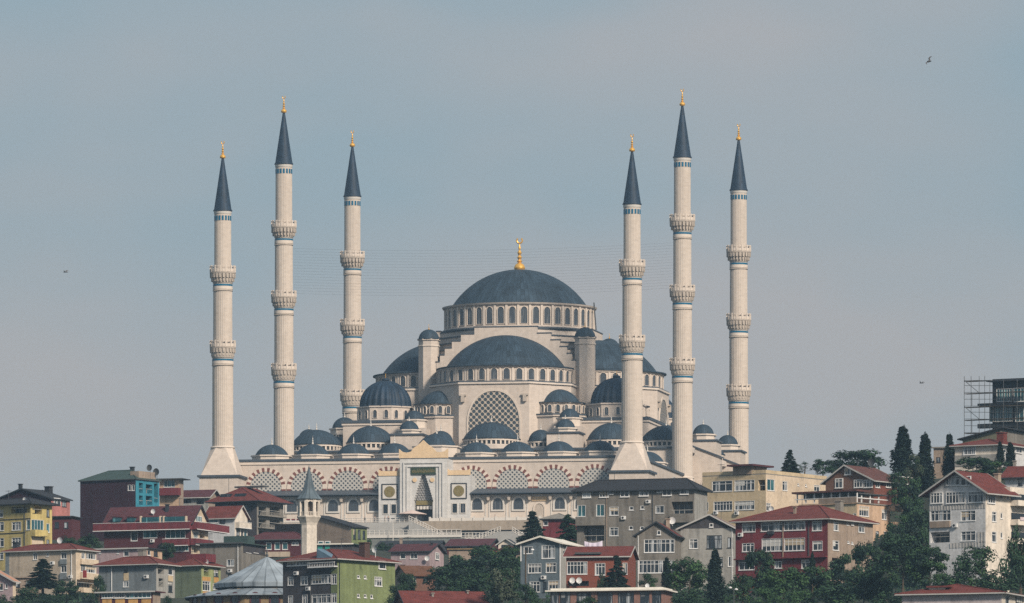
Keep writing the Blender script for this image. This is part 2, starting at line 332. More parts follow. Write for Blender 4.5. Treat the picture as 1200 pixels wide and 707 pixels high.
# --- wings: half dome, window drum, half octagon wall with great grille, two small half domes
msh = mesh_window(.82, -.1, 1.9, 2.8, frame=.14); mse = mesh_window(.5, 0, 1.3, 1.9, frame=.14)
def wing(al, name):
    ca, sa = cos(al), sin(al)
    def P(x, y): return (x*ca-y*sa, HC+x*sa+y*ca)
    hd = MB().lathe([(18.2, -.55), (18.2, -.25), (16.0, .12)]+cap_prof(15.7, 8.5, 18, .15), 96).build('half_dome', leadA, mosque, (*P(0, -20.9), 47.6), al, smooth=True)
    dr = MB().lathe([(.001, 43.1), (17.7, 43.1), (17.7, 46.5), (18.1, 46.7), (18.1, 47.1), (.001, 47.1)], 96).build('half_drum', stone, mosque, (*P(0, -20.4), 0), al, smooth=True)
    for i in range(17):
        a = radians(-90+180*(i+.5)/17); put_window(msh, dr, (17.72*sin(a), -17.72*cos(a), 43.6), a)
    pm = MB().box(-.25, .25, -17.9, -17.5, 43.12, 46.6).build('pilaster', stone2, dr, rz=radians(-90)).data
    for i in range(1, 18): link('pilaster', pm, dr, rz=radians(-90+180*i/17))
    oc = [(-18.7, -17), (-18.7, -28.4), (-9.3, -38.4), (9.3, -38.4), (18.7, -28.4), (18.7, -17)]
    w = MB().prism(oc, 0, 42.3).build('wing_wall', stone, mosque, (0, HC, 0), al)
    cx = [(x*1.018, y*1.008-.1) for x, y in oc]
    MB().prism(cx, 42.3, 42.75).prism([(x*.985, y*.99) for x, y in cx], 42.75, 43.1, 1).build('wing_roof', [stone2, leadS], mosque, (0, HC, 0), al)
    # the great grille
    ao = arch(7.2, 24, 32.2, 41.0, 14); ai = arch(6.75, 24.3, 32.2, 40.4, 14); fr = MB(); ring(fr, ao, ai, -38.62, -38.3)
    g = fr.build('grille_window', stone2, mosque, (0, HC, 0), al)
    MB().extr(ai, -38.46, -38.32).build('grille', lat_big, g, uv=lambda c: (c.x, c.z))
    for s_ in (-1, 1):
        MB().box(s_*8.2-.9, s_*8.2+.9, -39.1, -38.35, 39.2, 39.6).box(s_*8.2-.45, s_*8.2+.45, -39.2, -38.35, 37.6, 39.2).build('lantern_bracket', carved, mosque, (0, HC, 0), al)
        cxx, cyy = P(s_*15.6, -30.2)
        o = MB().lathe([(.001, 0), (7.6, 0), (7.6, 33.6), (8.0, 33.7), (8.0, 34.1), (.001, 34.3)], 10, rot=pi/10).build('exedra_wall', stone, mosque, (cxx, cyy, 0), al)
        MB().lathe([(8.05, 34.1), (8.1, 34.12), (8.1, 34.45), (6.6, 34.5)], 10, rot=pi/10).build('exedra_roof', leadS, o)
        d_ = MB().lathe([(.001, 34.3), (6.7, 34.3), (6.7, 37.1), (7.1, 37.25), (7.1, 37.5), (.001, 37.5)], 10, rot=pi/10).build('exedra_drum', stone, mosque, (cxx, cyy, 0), al)
        for i in range(10):
            a = 2*pi*i/10
            for dx in (-1.1, 1.1):
                put_window(mse, d_, (6.7*sin(a)+dx*cos(a), -6.7*cos(a)+dx*sin(a), 34.9), a)
        MB().lathe([(7.2, -.1), (7.2, .1), (5.8, .25)]+cap_prof(5.6, 3.5, 12, .28), 48).build('exedra_dome', leadB, mosque, (cxx, cyy, 37.5), al, smooth=True)
wing(0, 'front'); wing(pi/2, 'right'); wing(-pi/2, 'left')
# --- fluted corner domes on octagonal drums, over the corner blocks
msc = mesh_window(.5, 0, 1.5, 2.1, frame=.16)
for su in (-1, 1):
    bl = MB()
    bl.box(*sorted((su*18, su*40.4)), -28.6, HC+36.6, 0, 32.6).build('corner_block', stone, mosque)
    MB().box(*sorted((su*17.9, su*40.9)), -29.1, HC+37.1, 32.6, 33.3).build('corner_block_roof', leadS, mosque)
    MB().box(*sorted((su*17.9, su*40.7)), -28.9, HC+36.9, 32.0, 32.58).build('corner_cornice', stone2, mosque)
    for sv in (-1, 1):
        u, v = su*30.7, HC+sv*28
        d = drum(u, v, 7.0, 33.3, 37.2, 8, 'fluted_drum', stone, cor=.3)
        for i in range(8):
            a = 2*pi*i/8
            for dx in (-1.5, 1.5): put_window(msc, d, (7.0*sin(a)+dx*cos(a), -7.0*cos(a)+dx*sin(a), 34.0), a)
        o = MB().lathe([(7.1, -.15), (7.1, .05)]+[(r, z) for r, z in cap_prof(6.6, 7.0, 16, .05)][:-1]+[(.9, 7.0), (1.0, 7.4), (.001, 7.9)], 96, lobes=24, amp=.09).build('fluted_dome', leadC, mosque, (u, v, 37.2), smooth='all')
        finial(o, 7.6, 1.3)
# --- lower hall body and its side aisles
MB().box(-40.4, 40.4, -30.5, HC+40, 0, 24.8).box(-51, 51, -46, HC+40, 0, 23.8).build('hall_wall', stone, mosque)
MB().box(-51.6, 51.6, -46.6, HC+40.5, 23.8, 24.3).build('hall_roof', leadS, mosque)

def ring_drum(u, v, r, z0, z1, n):
    """squat drum of close-set little white piers"""
    o = MB().lathe([(.001, z0), (r-.35, z0), (r-.35, z1), (.001, z1)], 32).build('pier_drum', dark, mosque, (u, v, 0))
    pb = MB()
    for i in range(n):
        a = 2*pi*i/n; T = lambda x, y, z, a=a: (x*cos(a)-y*sin(a), x*sin(a)+y*cos(a), z)
        pb.box(-.22, .22, -r, -r+.5, z0, z1, 0, T)
    pb.lathe([(r-.4, z1-.5), (r+.1, z1-.5), (r+.1, z1+.05), (r-.4, z1+.05)], 32).build('piers', stone2, o)
    MB().lathe([(.001, z0-1.6), (r+.9, z0-1.6), (r+.9, z0-.3), (r+.2, z0)], 32).build('drum_base', stone, o)
for u, v, r, zb, h in ((0, -34, 7.4, 27.6, 4.4), (-13.2, -35, 3.2, 27.0, 2.8), (13.2, -35, 3.2, 27.0, 2.8), (-31.8, -35, 6.3, 27.0, 4.3), (31.8, -35, 6.3, 27.0, 4.3), (-46.2, -35, 6.6, 26.6, 3.9), (46.2, -35, 6.6, 26.6, 3.9),
                       (46.2, -8, 6.6, 26.6, 3.9), (46.2, 20, 6.6, 26.6, 3.9), (-46.2, -8, 6.6, 26.6, 3.9), (-46.2, 20, 6.6, 26.6, 3.9)):
    ring_drum(u, v, r, zb-1.7, zb-.2, int(r*5)); dome(u, v, zb, r, h, leadB, 'aisle_dome', 2.2)
for su in (-1, 1):           # stepped little towers flanking the front
    MB().box(su*20.5-3.6, su*20.5+3.6, -36.6, -30, 24, 30.6).build('step_tower', stone, mosque)
    drum(su*20.5, -33.5, 3.0, 30.6, 32.9, 8, 'step_drum', stone2); dome(su*20.5, -33.5, 33, 2.65, 2.3, leadB, 'step_dome', 1.4, 32)
    MB().box(su*20.6-4.2, su*20.6+4.2, -44.5, -36.6, 20, 28.2).build('step_tower', stone, mosque)
    MB().box(su*20.6-4.6, su*20.6+4.6, -44.9, -36.2, 28.2, 28.6).build('step_roof', leadS, mosque)
    drum(su*20.6, -40.5, 2.9, 28.6, 29.8, 8, 'step_drum', stone2); dome(su*20.6, -40.5, 29.9, 2.55, 2.2, leadB, 'step_dome', 1.4, 32)
    # side pavilions with sloping buttress walls
    for v in (-14, 27):
        MB().box(*sorted((su*49, su*56.6)), v-3.6, v+5, 0, 27.6).build('pavilion', stone, mosque)
        MB().box(*sorted((su*48.6, su*57)), v-4, v+5.4, 27.6, 28.0).build('pavilion_roof', leadS, mosque)
        drum(su*52.5, v+.7, 3.0, 28, 29.6, 8, 'pavilion_drum', stone2); dome(su*52.5, v+.7, 29.7, 2.75, 2.5, leadB, 'pavilion_dome', 1.6, 32)
        pw = MB(); pw.add([(su*50, v-8, 0), (su*58.2, v-8, 0), (su*58.2, v-8, 23.0), (su*50, v-8, 26.2), (su*50, v-3.61, 0), (su*58.2, v-3.61, 0), (su*58.2, v-3.61, 23.0), (su*50, v-3.61, 26.2)], [(0, 1, 2, 3), (4, 7, 6, 5), (0, 4, 5, 1), (1, 5, 6, 2), (2, 6, 7, 3), (3, 7, 4, 0)])
        pw.build('buttress', stone, mosque)
        MB().add([(su*49.8, v-8.4, 26.3), (su*58.6, v-8.4, 22.9), (su*58.6, v-3.7, 22.9), (su*49.8, v-3.7, 26.3), (su*49.8, v-8.4, 26.7), (su*58.6, v-8.4, 23.3), (su*58.6, v-3.7, 23.3), (su*49.8, v-3.7, 26.7)], [(0, 1, 2, 3), (4, 7, 6, 5), (0, 4, 5, 1), (1, 5, 6, 2), (2, 6, 7, 3), (3, 7, 4, 0)]).build('buttress_coping', leadS, mosque)
        msp = mesh_window(1.0, 0, 4.5, 7.0) if (su, v) == (-1, -14) else msp
        for dv in (9, 15): put_window(msp, mosque, (su*51.02, v+dv, 12), su*pi/2)
        put_window(msp, mosque, (su*54.3, v-8.02, 10), 0)
MB().box(-57, -51, 29, 37, 0, 33.6).build('rear_pavilion', stone, mosque); drum(-51.5, 31, 3.6, 33.6, 35.4, 8, 'pavilion_drum', stone2); dome(-51.5, 31, 35.5, 3.3, 2.9, leadB, 'pavilion_dome', 1.6, 32)
# --- courtyard ranges and their domes
BAY = 10.56
MB().box(-53, 53, -122, -107.5, 0, 16.5).box(42, 53, -107.5, -46, 0, 16.5).box(-53, -42, -107.5, -46, 0, 16.5).build('court_wall', stone, mosque)
MB().box(-53.4, 53.4, -122.5, -107.2, 16.5, 17.05).box(41.7, 53.4, -107.2, -46.6, 16.5, 17.05).box(-53.4, -41.7, -107.2, -46.6, 16.5, 17.05).build('court_roof', leadS, mosque)
MB().box(-53.2, 53.2, -122.25, -122.0, 15.7, 16.45).build('court_cornice', stone2, mosque)
spots = [(k*BAY, -114.3) for k in range(-4, 5) if k]+[(s*47.4, -114.3+BAY*k) for s in (-1, 1) for k in (4,)]
for u, v in spots:
    drum(u, v, 4.75, 17.05, 18.45, 8, 'arcade_drum', stone2, cor=.3); dome(u, v, 18.5, 4.25, 2.75, leadB, 'arcade_dome', 2.3)
drum(0, -112.6, 5.6, 17.05, 20.4, 8, 'arcade_drum', stone2); dome(0, -112.6, 20.45, 4.9, 3.2, leadB, 'arcade_dome', 2.3)
# pierced grilles under striped arches
def voussoirs(mb, w, zs, za, t, y0, y1, n=21, nb=1):
    def pt(th, k): return ((w+k)*cos(th)*(1-.0*abs(cos(th))), zs+(za-zs+k)*sin(th))
    for i in range(n):
        a0, a1 = pi*i/n, pi*(i+1)/n
        P = [pt(a0, 0), pt(a0, t), pt((a0+a1)/2, t), pt(a1, t), pt(a1, 0), pt((a0+a1)/2, 0)]
        mb.extr(P, y0, y1, i % 2)
def ell(w, z0, zs, za, n=12): return [(-w, z0), (w, z0)]+[(w*cos(pi*i/(2*n)), zs+(za-zs)*sin(pi*i/(2*n))) for i in range(2*n+1)]
vb = MB(); voussoirs(vb, 4.05, 10.0, 13.9, 1.0, -.16, .1)
for s_ in (-1, 1): vb.box(*sorted((s_*4.05, s_*5.15)), -.16, .1, 9.05, 9.45, 1).box(*sorted((s_*4.05, s_*5.15)), -.16, .1, 9.45, 10.0, 0)
for k in [q for q in range(-4, 5) if q]:
    if k == -4: vo = vb.build('striped_arch', [stone2, redst], mosque, (k*BAY, -122.02, 0)); vm_ = vo.data
    else: vo = link('striped_arch', vm_, mosque, (k*BAY, -122.02, 0))
    if k == -4: gm = MB().extr(ell(4.04, 9.0, 10.0, 13.88), -.08, .1).build('grille', lat_court, vo, uv=lambda c: (c.x, c.z)).data
    else: link('grille', gm, vo)
# outer loggia with lean-to lead roof
for a, b in ((-47.6, -11.7), (11.7, 47.6)): MB().box(a, b, -128, -122.3, -.5, 7.1).build('loggia_wall', stone2, mosque)
for a, b in ((-47.6, -11.8), (11.8, 47.6)):
    MB().add([(a, -122.05, 9.0), (b, -122.05, 9.0), (b, -130.2, 7.5), (a, -130.2, 7.5), (a, -122.05, 8.8), (b, -122.05, 8.8), (b, -130.2, 7.25), (a, -130.2, 7.25)], [(0, 1, 2, 3), (4, 7, 6, 5), (0, 4, 5, 1), (1, 5, 6, 2), (2, 6, 7, 3), (3, 7, 4, 0)]).build('loggia_roof', leadS, mosque)
def loggia_window(u):
    fr = MB(); ring(fr, arch(1.75, 2.9, 4.6, 6.75), arch(1.3, 3.3, 4.6, 6.2), -.25, .1)
    ring(fr, arch(2.35, .6, 4.7, 7.05), arch(2.05, .7, 4.7, 6.85), -.12, .1)
    f = fr.build('window', whitest, mosque, (u, -128.02, 0)); p = MB().extr(arch(1.3, 3.3, 4.6, 6.2), -.05, .08).build('pane', pane_m, f); return f
lw = loggia_window(13.2)
for k in range(7):
    for s_ in (-1, 1):
        u = s_*(13.2+5.28*k)
        if k == 3:
            d = MB(); ring(d, arch(1.55, .1, 3.4, 5.2), arch(1.2, .1, 3.4, 4.7), -.2, .1); o = d.build('side_door', stone2, mosque, (u, -128.02, 0))
            MB().extr(arch(1.2, .1, 3.4, 4.7), -.06, .08).build('door_leaf', carved, o); MB().box(-1.9, 1.9, -.18, .1, 5.35, 6.5).build('door_plaque', gildst, o)
        elif (k, s_) != (0, 1): f = link('window', lw.data, mosque, (u, -128.02, 0)); link('pane', lw.children[0].data, f)
cbm = MB().extr([(-.25, 5.6), (.25, 5.6), (.5, 6.8), (-.5, 6.8)], -129.2, -128.05).build('eave_bracket', carved, mosque, (16.18, 0, 0)).data
for k in range(8):
    for s_ in (-1, 1):
        u = s_*(10.9+5.28*k)
        if 11.9 < abs(u) < 47 and (k, s_) != (1, 1): link('eave_bracket', cbm, mosque, (u, 0, 0))
# --- monumental portal of grey marble
PV = -131.2
pt = MB(); pt.box(-6.0, -3.3, PV, -118, -.5, 16.2).box(3.3, 6.0, PV, -118, -.5, 16.2).box(-3.3, 3.3, PV, -118, 12.4, 16.2)
NL = 12
for i in range(NL):
    z0 = 5.2+i*.6; w = 2.35*(1-i/NL)**.85+.12
    for s_ in (-1, 1): pt.box(*sorted((s_*w, s_*3.3)), PV+.25, PV+1.8, z0, z0+.6)
for s_ in (-1, 1): pt.box(*sorted((s_*2.35, s_*3.3)), PV+.25, PV+1.8, -.5, 5.2)
pt.box(-3.3, 3.3, PV+4, -118, -.5, 12.4)
port = pt.build('entrance_portal', marble, mosque)
mq = MB()
for i in range(NL):
    z0 = 5.2+i*.6; w = 2.35*(1-i/NL)**.85+.1; y0 = PV+2.3-.11*i
    mq.box(-w-.05, w+.05, y0, PV+3.9, z0, z0+.61-.002)
    q = max(1, int(w/.33))
    for j in range(-q, q+1):
        if (j+i) % 2: mq.box(j*.33-.1, j*.33+.1, y0-.22, y0-.002, z0+.1, z0+.55)
mq.build('muqarnas_niche', mat('niche_shade_stone', (.27, .27, .275), .8, .2, 1.2), port)  # portal stone coloured darker here, painting shade into the recess
MB().box(-2.2, 2.2, PV+1.82, PV+2.0, 4.6, 5.7).build('niche_inscription', wgold, port)
dr_ = MB()
for k in range(5): dr_.box(-2.0+k*.82, -1.4+k*.82, PV+1.75, PV+2.3, 3.5, 4.3)
dr_.build('door_corbels', whitest, port)
MB().box(-2.0, 2.0, PV+3.6, PV+3.98, -.4, 3.6).build('door_opening', dark, port)
for a_, b_ in ((.9, .35), (1.9, .25)):
    fr = MB(); w0 = 6.0-a_*.9; ring(fr, [(-w0, -.4), (w0, -.4), (w0, 16.2-a_), (-w0, 16.2-a_)], [(-w0+b_, -.4), (w0-b_, -.4), (w0-b_, 16.2-a_-b_), (-w0+b_, 16.2-a_-b_)], PV-.28, PV+.1); fr.build('portal_moulding', marble, port)
fr = MB().box(-3.2, 3.2, PV-.16, PV+.1, 12.2, 13.9).build('inscription_panel', green_b, port)
ins = MB()
for k in range(26):
    x = -2.9+k*.225; z = 12.55+random.random()*.25; ins.box(x, x+.1, PV-.21, PV-.14, z, z+.5+random.random()*.5)
    if k % 3 == 0: ins.box(x, x+.5, PV-.21, PV-.14, z, z+.12)
ins.build('calligraphy', wgold, fr)
for s_ in (-1, 1):
    MB().extr([(s_*2.25+.55*cos(t*pi/8), 10.8+.55*sin(t*pi/8)) for t in range(16)], PV-.02, PV+.4).build('rosette', gildst, port)
crest = [(-6.2, 16.3), (6.2, 16.3), (6.2, 18.6), (5.4, 17.9), (4.2, 17.7), (3.2, 17.9), (2.4, 18.9), (1.4, 19.5), (.5, 20.3), (0, 20.8), (-.5, 20.3), (-1.4, 19.5), (-2.4, 18.9), (-3.2, 17.9), (-4.2, 17.7), (-5.4, 17.9), (-6.2, 18.6)]
MB().extr(crest, PV-.25, PV+1).build('gable_crest', gildst, port)
for s_ in (-1, 1):
    a, b = sorted((s_*6.02, s_*11.7)); c = (a+b)/2; wv = -129.9
    wg = MB().box(a, b, wv, -118, -.5, 12.0).build('portal_wing', marble, mosque)
    MB().extr([(a, 12.0), (b, 12.0), (b, 13.6), (b-.6, 13.2), (a+.6, 13.2), (a, 13.6)], wv-.2, wv+1).build('wing_crest', gildst, wg)
    fr = MB(); ring(fr, [(c-2.05, 6.0), (c+2.05, 6.0), (c+2.05, 10), (c-2.05, 10)], [(c-1.8, 6.25), (c+1.8, 6.25), (c+1.8, 9.75), (c-1.8, 9.75)], wv-.2, wv+.1); o = fr.build('medallion_frame', dark, wg)
    MB().box(c-1.8, c+1.8, wv-.1, wv+.1, 6.25, 9.75).build('medallion_panel', whitest, o)
    MB().extr([(c+1.38*cos(t*pi/12), 8+1.38*sin(t*pi/12)) for t in range(24)], wv-.22, wv-.08).build('medallion', wgold, o)
    for dx in (-1.05, 1.05):
        fr = MB(); ring(fr, [(c+dx-.78, 2.3), (c+dx+.78, 2.3), (c+dx+.78, 5.0), (c+dx-.78, 5.0)], [(c+dx-.6, 2.5), (c+dx+.6, 2.5), (c+dx+.6, 4.8), (c+dx-.6, 4.8)], wv-.15, wv+.1)
        f = fr.build('window', whitest, wg); MB().box(c+dx-.6, c+dx+.6, wv-.04, wv+.1, 2.5, 4.8).build('pane', pane_d, f)
# ------------------------------------------------------------------ minarets
def make_minaret(base_z, tops, spire_z, tip_z, label, u, v):
    """tops = rail heights of the balconies from low to high"""
    x, y, z = mw(u, v)
    t = thing('minaret', label, 'minaret', (x, y, z), -TH, 'minarets around the mosque')
    bz, rz_ = base_z
    MB().box(-5.0, 5.0, -5.0, 5.0, -2, bz-.5).build('pedestal', stone, t)
    MB().box(-5.5, 5.5, -5.5, 5.5, bz-.5, bz).build('pedestal_cornice', leadS if tops[-1] < 70 else stone2, t)
    fl = MB(); n = 8       # flared transition, square below, octagon above
    lo_ = [(4.7*sx, 4.7*sy) for sx, sy in ((-1, -1), (1, -1), (1, 1), (-1, 1))]
    up = [(2.75*cos(pi/8+i*pi/4)/cos(pi/8), 2.75*sin(pi/8+i*pi/4)/cos(pi/8)) for i in range(8)]
    vs = [(a, b, bz) for a, b in lo_]+[(a, b, rz_) for a, b in up]
    # up index: 0 (+x,+y small) .. counter-clockwise
    c = {2: (0, 1), 0: (6, 7)}
    fs = [(0, 1, 4+6, 4+5), (1, 2, 4+0, 4+7), (2, 3, 4+2, 4+1), (3, 0, 4+4, 4+3), (1, 4+7, 4+6), (2, 4+1, 4+0), (3, 4+3, 4+2), (0, 4+5, 4+4)]
    fl.add(vs, fs); fl.build('flared_base', stone, t)
    radii = {3: [2.62, 2.45, 2.32, 2.15], 2: [2.62, 2.4, 2.12]}[len(tops)]
    seg = [rz_]+list(tops)
    MB().lathe([(2.9, rz_-.3), (3.15, rz_), (2.9, rz_+.3), (2.4, rz_+.35)], 32).build('base_ring', stone2, t, smooth=True)
    for i, r in enumerate(radii):
        z0 = seg[i]-(1.2 if i else 0); z1 = (tops[i]-4.3 if i < len(tops) else spire_z)
        vs = MB().lathe([(r, z0), (r*.985, z1)], 64, lobes=32, amp=.035).build('shaft', mstone, t, smooth=True)
        if i < len(tops):
            zt = tops[i]; rn = radii[i+1]
            b = MB().lathe([(r*.9, zt-4.4), (r*1.06, zt-4.3), (r*1.08, zt-3.9), (r*1.14, zt-3.2), (3.05, zt-2.1), (3.3, zt-1.85), (3.3, zt-1.55), (rn*.9, zt-1.5)], 32).build('balcony', carved, t)
            mq = MB(); rl = MB(); nn = 22
            for k in range(nn):
                a = 2*pi*k/nn; T = lambda x, y, z, a=a: (x*cos(a)-y*sin(a), x*sin(a)+y*cos(a), z)
                mq.extr([(-.22, zt-3.0), (.22, zt-3.0), (.32, zt-1.95), (-.32, zt-1.95)], -3.25, -2.6, 0, T)
                mq.extr([(-.15, zt-3.9), (.15, zt-3.9), (.24, zt-3.0), (-.24, zt-3.0)], -2.95, -2.4, 0, T)
            mq.build('corbels', carved, b)
            for k in range(14):
                a = 2*pi*k/14; T = lambda x, y, z, a=a: (x*cos(a)-y*sin(a), x*sin(a)+y*cos(a), z)
                rl.box(-.2, .2, -3.32, -3.05, zt-1.55, zt+.12, 0, T); rl.box(-.75, .75, -3.2, -3.12, zt-1.5, zt-.75, 0, T); rl.box(-.75, .75, -3.24, -3.08, zt-.25, zt-.05, 0, T)
                rl.box(-.06, .06, -3.2, -3.12, zt-1.5, zt-.1, 0, T)
            rl.build('railing', stone2, b)
            MB().lathe([(r*1.0, zt-5.1), (r*1.035, zt-5.1), (r*1.035, zt-4.6), (r, zt-4.6)], 40).build('tile_band', teal, t, smooth=True)
            MB().lathe([(r*1.0, zt-5.95), (r*1.05, zt-5.9), (r*1.04, zt-5.12), (r, zt-5.1)], 40).build('white_band', stone2, t, smooth=True)
            MB().lathe([(r, zt-6.4), (r*1.09, zt-6.25), (r, zt-5.96)], 40).build('stone_ring', carved, t, smooth=True)
    r = radii[-1]
    MB().lathe([(r, spire_z-.9), (r*1.06, spire_z-.7), (r*1.06, spire_z-.05), (r, spire_z)], 40).build('white_band', whitest, t, smooth=True)
    wn = MB()
    for k in range(16):
        a = 2*pi*(k+.5)/16; T = lambda x, y, z, a=a: (x*cos(a)-y*sin(a), x*sin(a)+y*cos(a), z)
        wn.box(-.25, .25, -r*1.02, -r*.9, spire_z-2.5, spire_z-1.3, 0, T)
    wn.build('tile_windows', teal, t)
    sp = MB().lathe([(.3, -.1), (r*1.14, -.1), (r*1.14, .12), (r*1.04, .4), (.28, tip_z-spire_z-4.3), (.001, tip_z-spire_z-4.2)], 32).build('spire', leadC, t, (0, 0, spire_z), smooth=True)
    finial(sp, tip_z-spire_z-4.4, 4.4)
    return t
HW = 52.45
TALL = dict(base_z=(11.0, 16.0), tops=(46.9, 65.8, 84.0), spire_z=98.8, tip_z=116.6); SHORT = dict(base_z=(12.6, 19.8), tops=(46.8, 65.7), spire_z=79.7, tip_z=97.4)
make_minaret(u=-HW, v=-126.5, label='shorter two-balcony minaret at the outer left corner of the courtyard, above the red roofs', **SHORT)
make_minaret(u=HW, v=-126.5, label='shorter two-balcony minaret at the right courtyard corner, behind the long grey apartment house', **SHORT)
make_minaret(u=-HW, v=-47.3, label='tall three-balcony minaret between the two other minarets on the left, its base behind the arcade', **TALL)
make_minaret(u=HW, v=-47.3, label='tall three-balcony minaret in the middle of the right trio, highest of all in the picture', **TALL)
make_minaret(u=-HW, v=47.0, label='tall three-balcony minaret nearest the domes on the left, rising from behind the hall', **TALL)
make_minaret(u=HW, v=47.0, label='tall three-balcony minaret standing farthest right, behind the yellow flat-roofed house', **TALL)
# strings of lights hung between the middle minarets
ca = MB()
for k in range(17):
    z = 65.2+k*.73
    P = [(-HW+2.5+(2*HW-5)*i/20, -47.3, z-1.2*(1-((i-10)/10)**2)) for i in range(21)]
    for a, b in zip(P, P[1:]): ca.tube(a, b, .014, n=3)
tag(ca.build('light_strings', iron, None, (MX, MY, MZ), -TH), 'faint grid of dark light strings hung between tall minarets above the dome', 'light strings')
# ------------------------------------------------------------------ terrace, steps and railings before the portal
def rail(mb, p, q, h=1.1, step=1.2, mi=0):
    n = max(2, int(sqrt(sum((a-b)**2 for a, b in zip(p, q)))/step))
    for i in range(n+1):
        t = i/n; c = [p[k]+(q[k]-p[k])*t for k in range(3)]; mb.tube(c, (c[0], c[1], c[2]+h), .09, n=4, mi=mi)
    for hh in (.2, .6, h): mb.tube((p[0], p[1], p[2]+hh), (q[0], q[1], q[2]+hh), .08, n=4, mi=mi)
tw = thing('terrace_wall', 'long plain tan retaining wall with white balustrade below the portal and arcade', 'wall', (MX, MY, MZ), -TH)
MB().box(-2, 54, -138, -121, -2.4, -.02).build('wall', mat('terrace_stone', (.30, .255, .21), .95, .12, .3, streak=.2), tw)
MB().box(-2, 54, -137, -121, -9, -2.4).build('undercroft', concrete, tw)
b = MB()
for x0 in (2, 14, 26, 38): b.box(x0, x0+10, -137.15, -136.9, -4.2, -2.45)
b.build('opening', pane_d, tw)
b = MB(); rail(b, (2, -138.8, -4.4), (34, -138.8, -4.4), 1.3, .9); b.build('lower_railing', whitest, tw)
MB().box(1, 50, -139, -137.02, -9, -4.4).build('ledge', whitest, tw)
b = MB(); b.box(2, 48, -134.3, -134.0, 0, .95); 
for k in range(17): b.box(2+k*2.8, 2.5+k*2.8, -134.45, -133.9, 0, 1.25)
b.build('balustrade', whitest, tw)
st = thing('forecourt_steps', 'broad grey stone steps descending left of the portal to a white walled landing', 'steps', (MX, MY, MZ), -TH)
b = MB()
for k in range(10): b.box(-20, -2.02, -135-k*.45, -121, -9 if k == 9 else -.45-k*.4, -.02-k*.22)
b.build('treads', mat('step_stone', (.30, .30, .295), .9, .12, .5), st)
b = MB(); rail(b, (-20, -134.8, 0), (-3, -134.8, 0)); b.build('railing', whitest, st)
lw_ = thing('landing_wall', 'white stone landing wall with pale railing above the grey green slope', 'wall', (MX, MY, MZ), -TH)
MB().box(-22, 12.4, -146, -137.02, -12, -4.6).build('wall', mat('slope_stone', (.17, .185, .18), .95, .25, .25, streak=.2), lw_)
MB().box(12.42, 52, -147, -137.02, -14, -7.4).build('lower_wall', MAT['slope_stone'], lw_)
MB().box(-22, 12.4, -146.3, -145.6, -4.6, -3.9).build('coping', whitest, lw_)
b = MB(); rail(b, (-22, -145.9, -3.9), (12.3, -145.9, -3.9), 1.2); b.build('railing', whitest, lw_)
ss = thing('side_staircase', 'white railed staircase running diagonally down from the portal landing', 'staircase', (MX, MY, MZ), -TH)
b = MB()
for k in range(14): b.box(-1.9+k*.62, -1.9+(k+1)*.62, -141, -138.02, -4.6, -.05-k*.31)
b.build('treads', MAT['step_stone'], ss)
b = MB(); rail(b, (-1.9, -140.9, 0), (6.8, -140.9, -4.2), 1.2, .8); b.build('railing', whitest, ss)
s2 = thing('lower_staircase', 'white zigzag staircase with railings beside the spruce below the terrace', 'staircase', (MX, MY, MZ), -TH)
b = MB()
for k in range(16): b.box(13+k*.62, 13+(k+1)*.62, -150, -147.02, -14, -7.2+k*.24)
b.box(22.93, 26, -150, -147.02, -14, -3.5)
for k in range(10): b.box(26.01+k*.6, 26.01+(k+1)*.6, -150, -147.02, -14, -3.8-k*.36)
b.build('treads', MAT['step_stone'], s2)
b = MB(); rail(b, (13, -149.8, -7.1), (23, -149.8, -3.5), 1.2, .8); rail(b, (26, -149.8, -3.6), (32, -149.8, -7.3), 1.2, .8); b.build('railing', whitest, s2)
pa = thing('parasol', 'wide pale pink parasol open on the terrace left of the portal', 'parasol', mw(-2.6, -133), 0)
MB().lathe([(3.7, 2.0), (3.7, 2.15), (.2, 3.1), (.001, 3.1)], 12).build('canopy', mat('parasol_cloth', (.55, .45, .42), .9, .08, .5), pa); MB().tube((0, 0, 0), (0, 0, 3.1), .07).build('pole', iron, pa)
ma = thing('lamp_mast', 'slim white mast standing on the slope before the portal', 'mast', mw(-4.6, -148, -12), 0)
MB().tube((0, 0, 0), (0, 0, 12), .14, .08).build('pole', whitest, ma); MB().box(-.5, .5, -.2, .2, 12, 12.25).build('lamp_head', iron, ma)
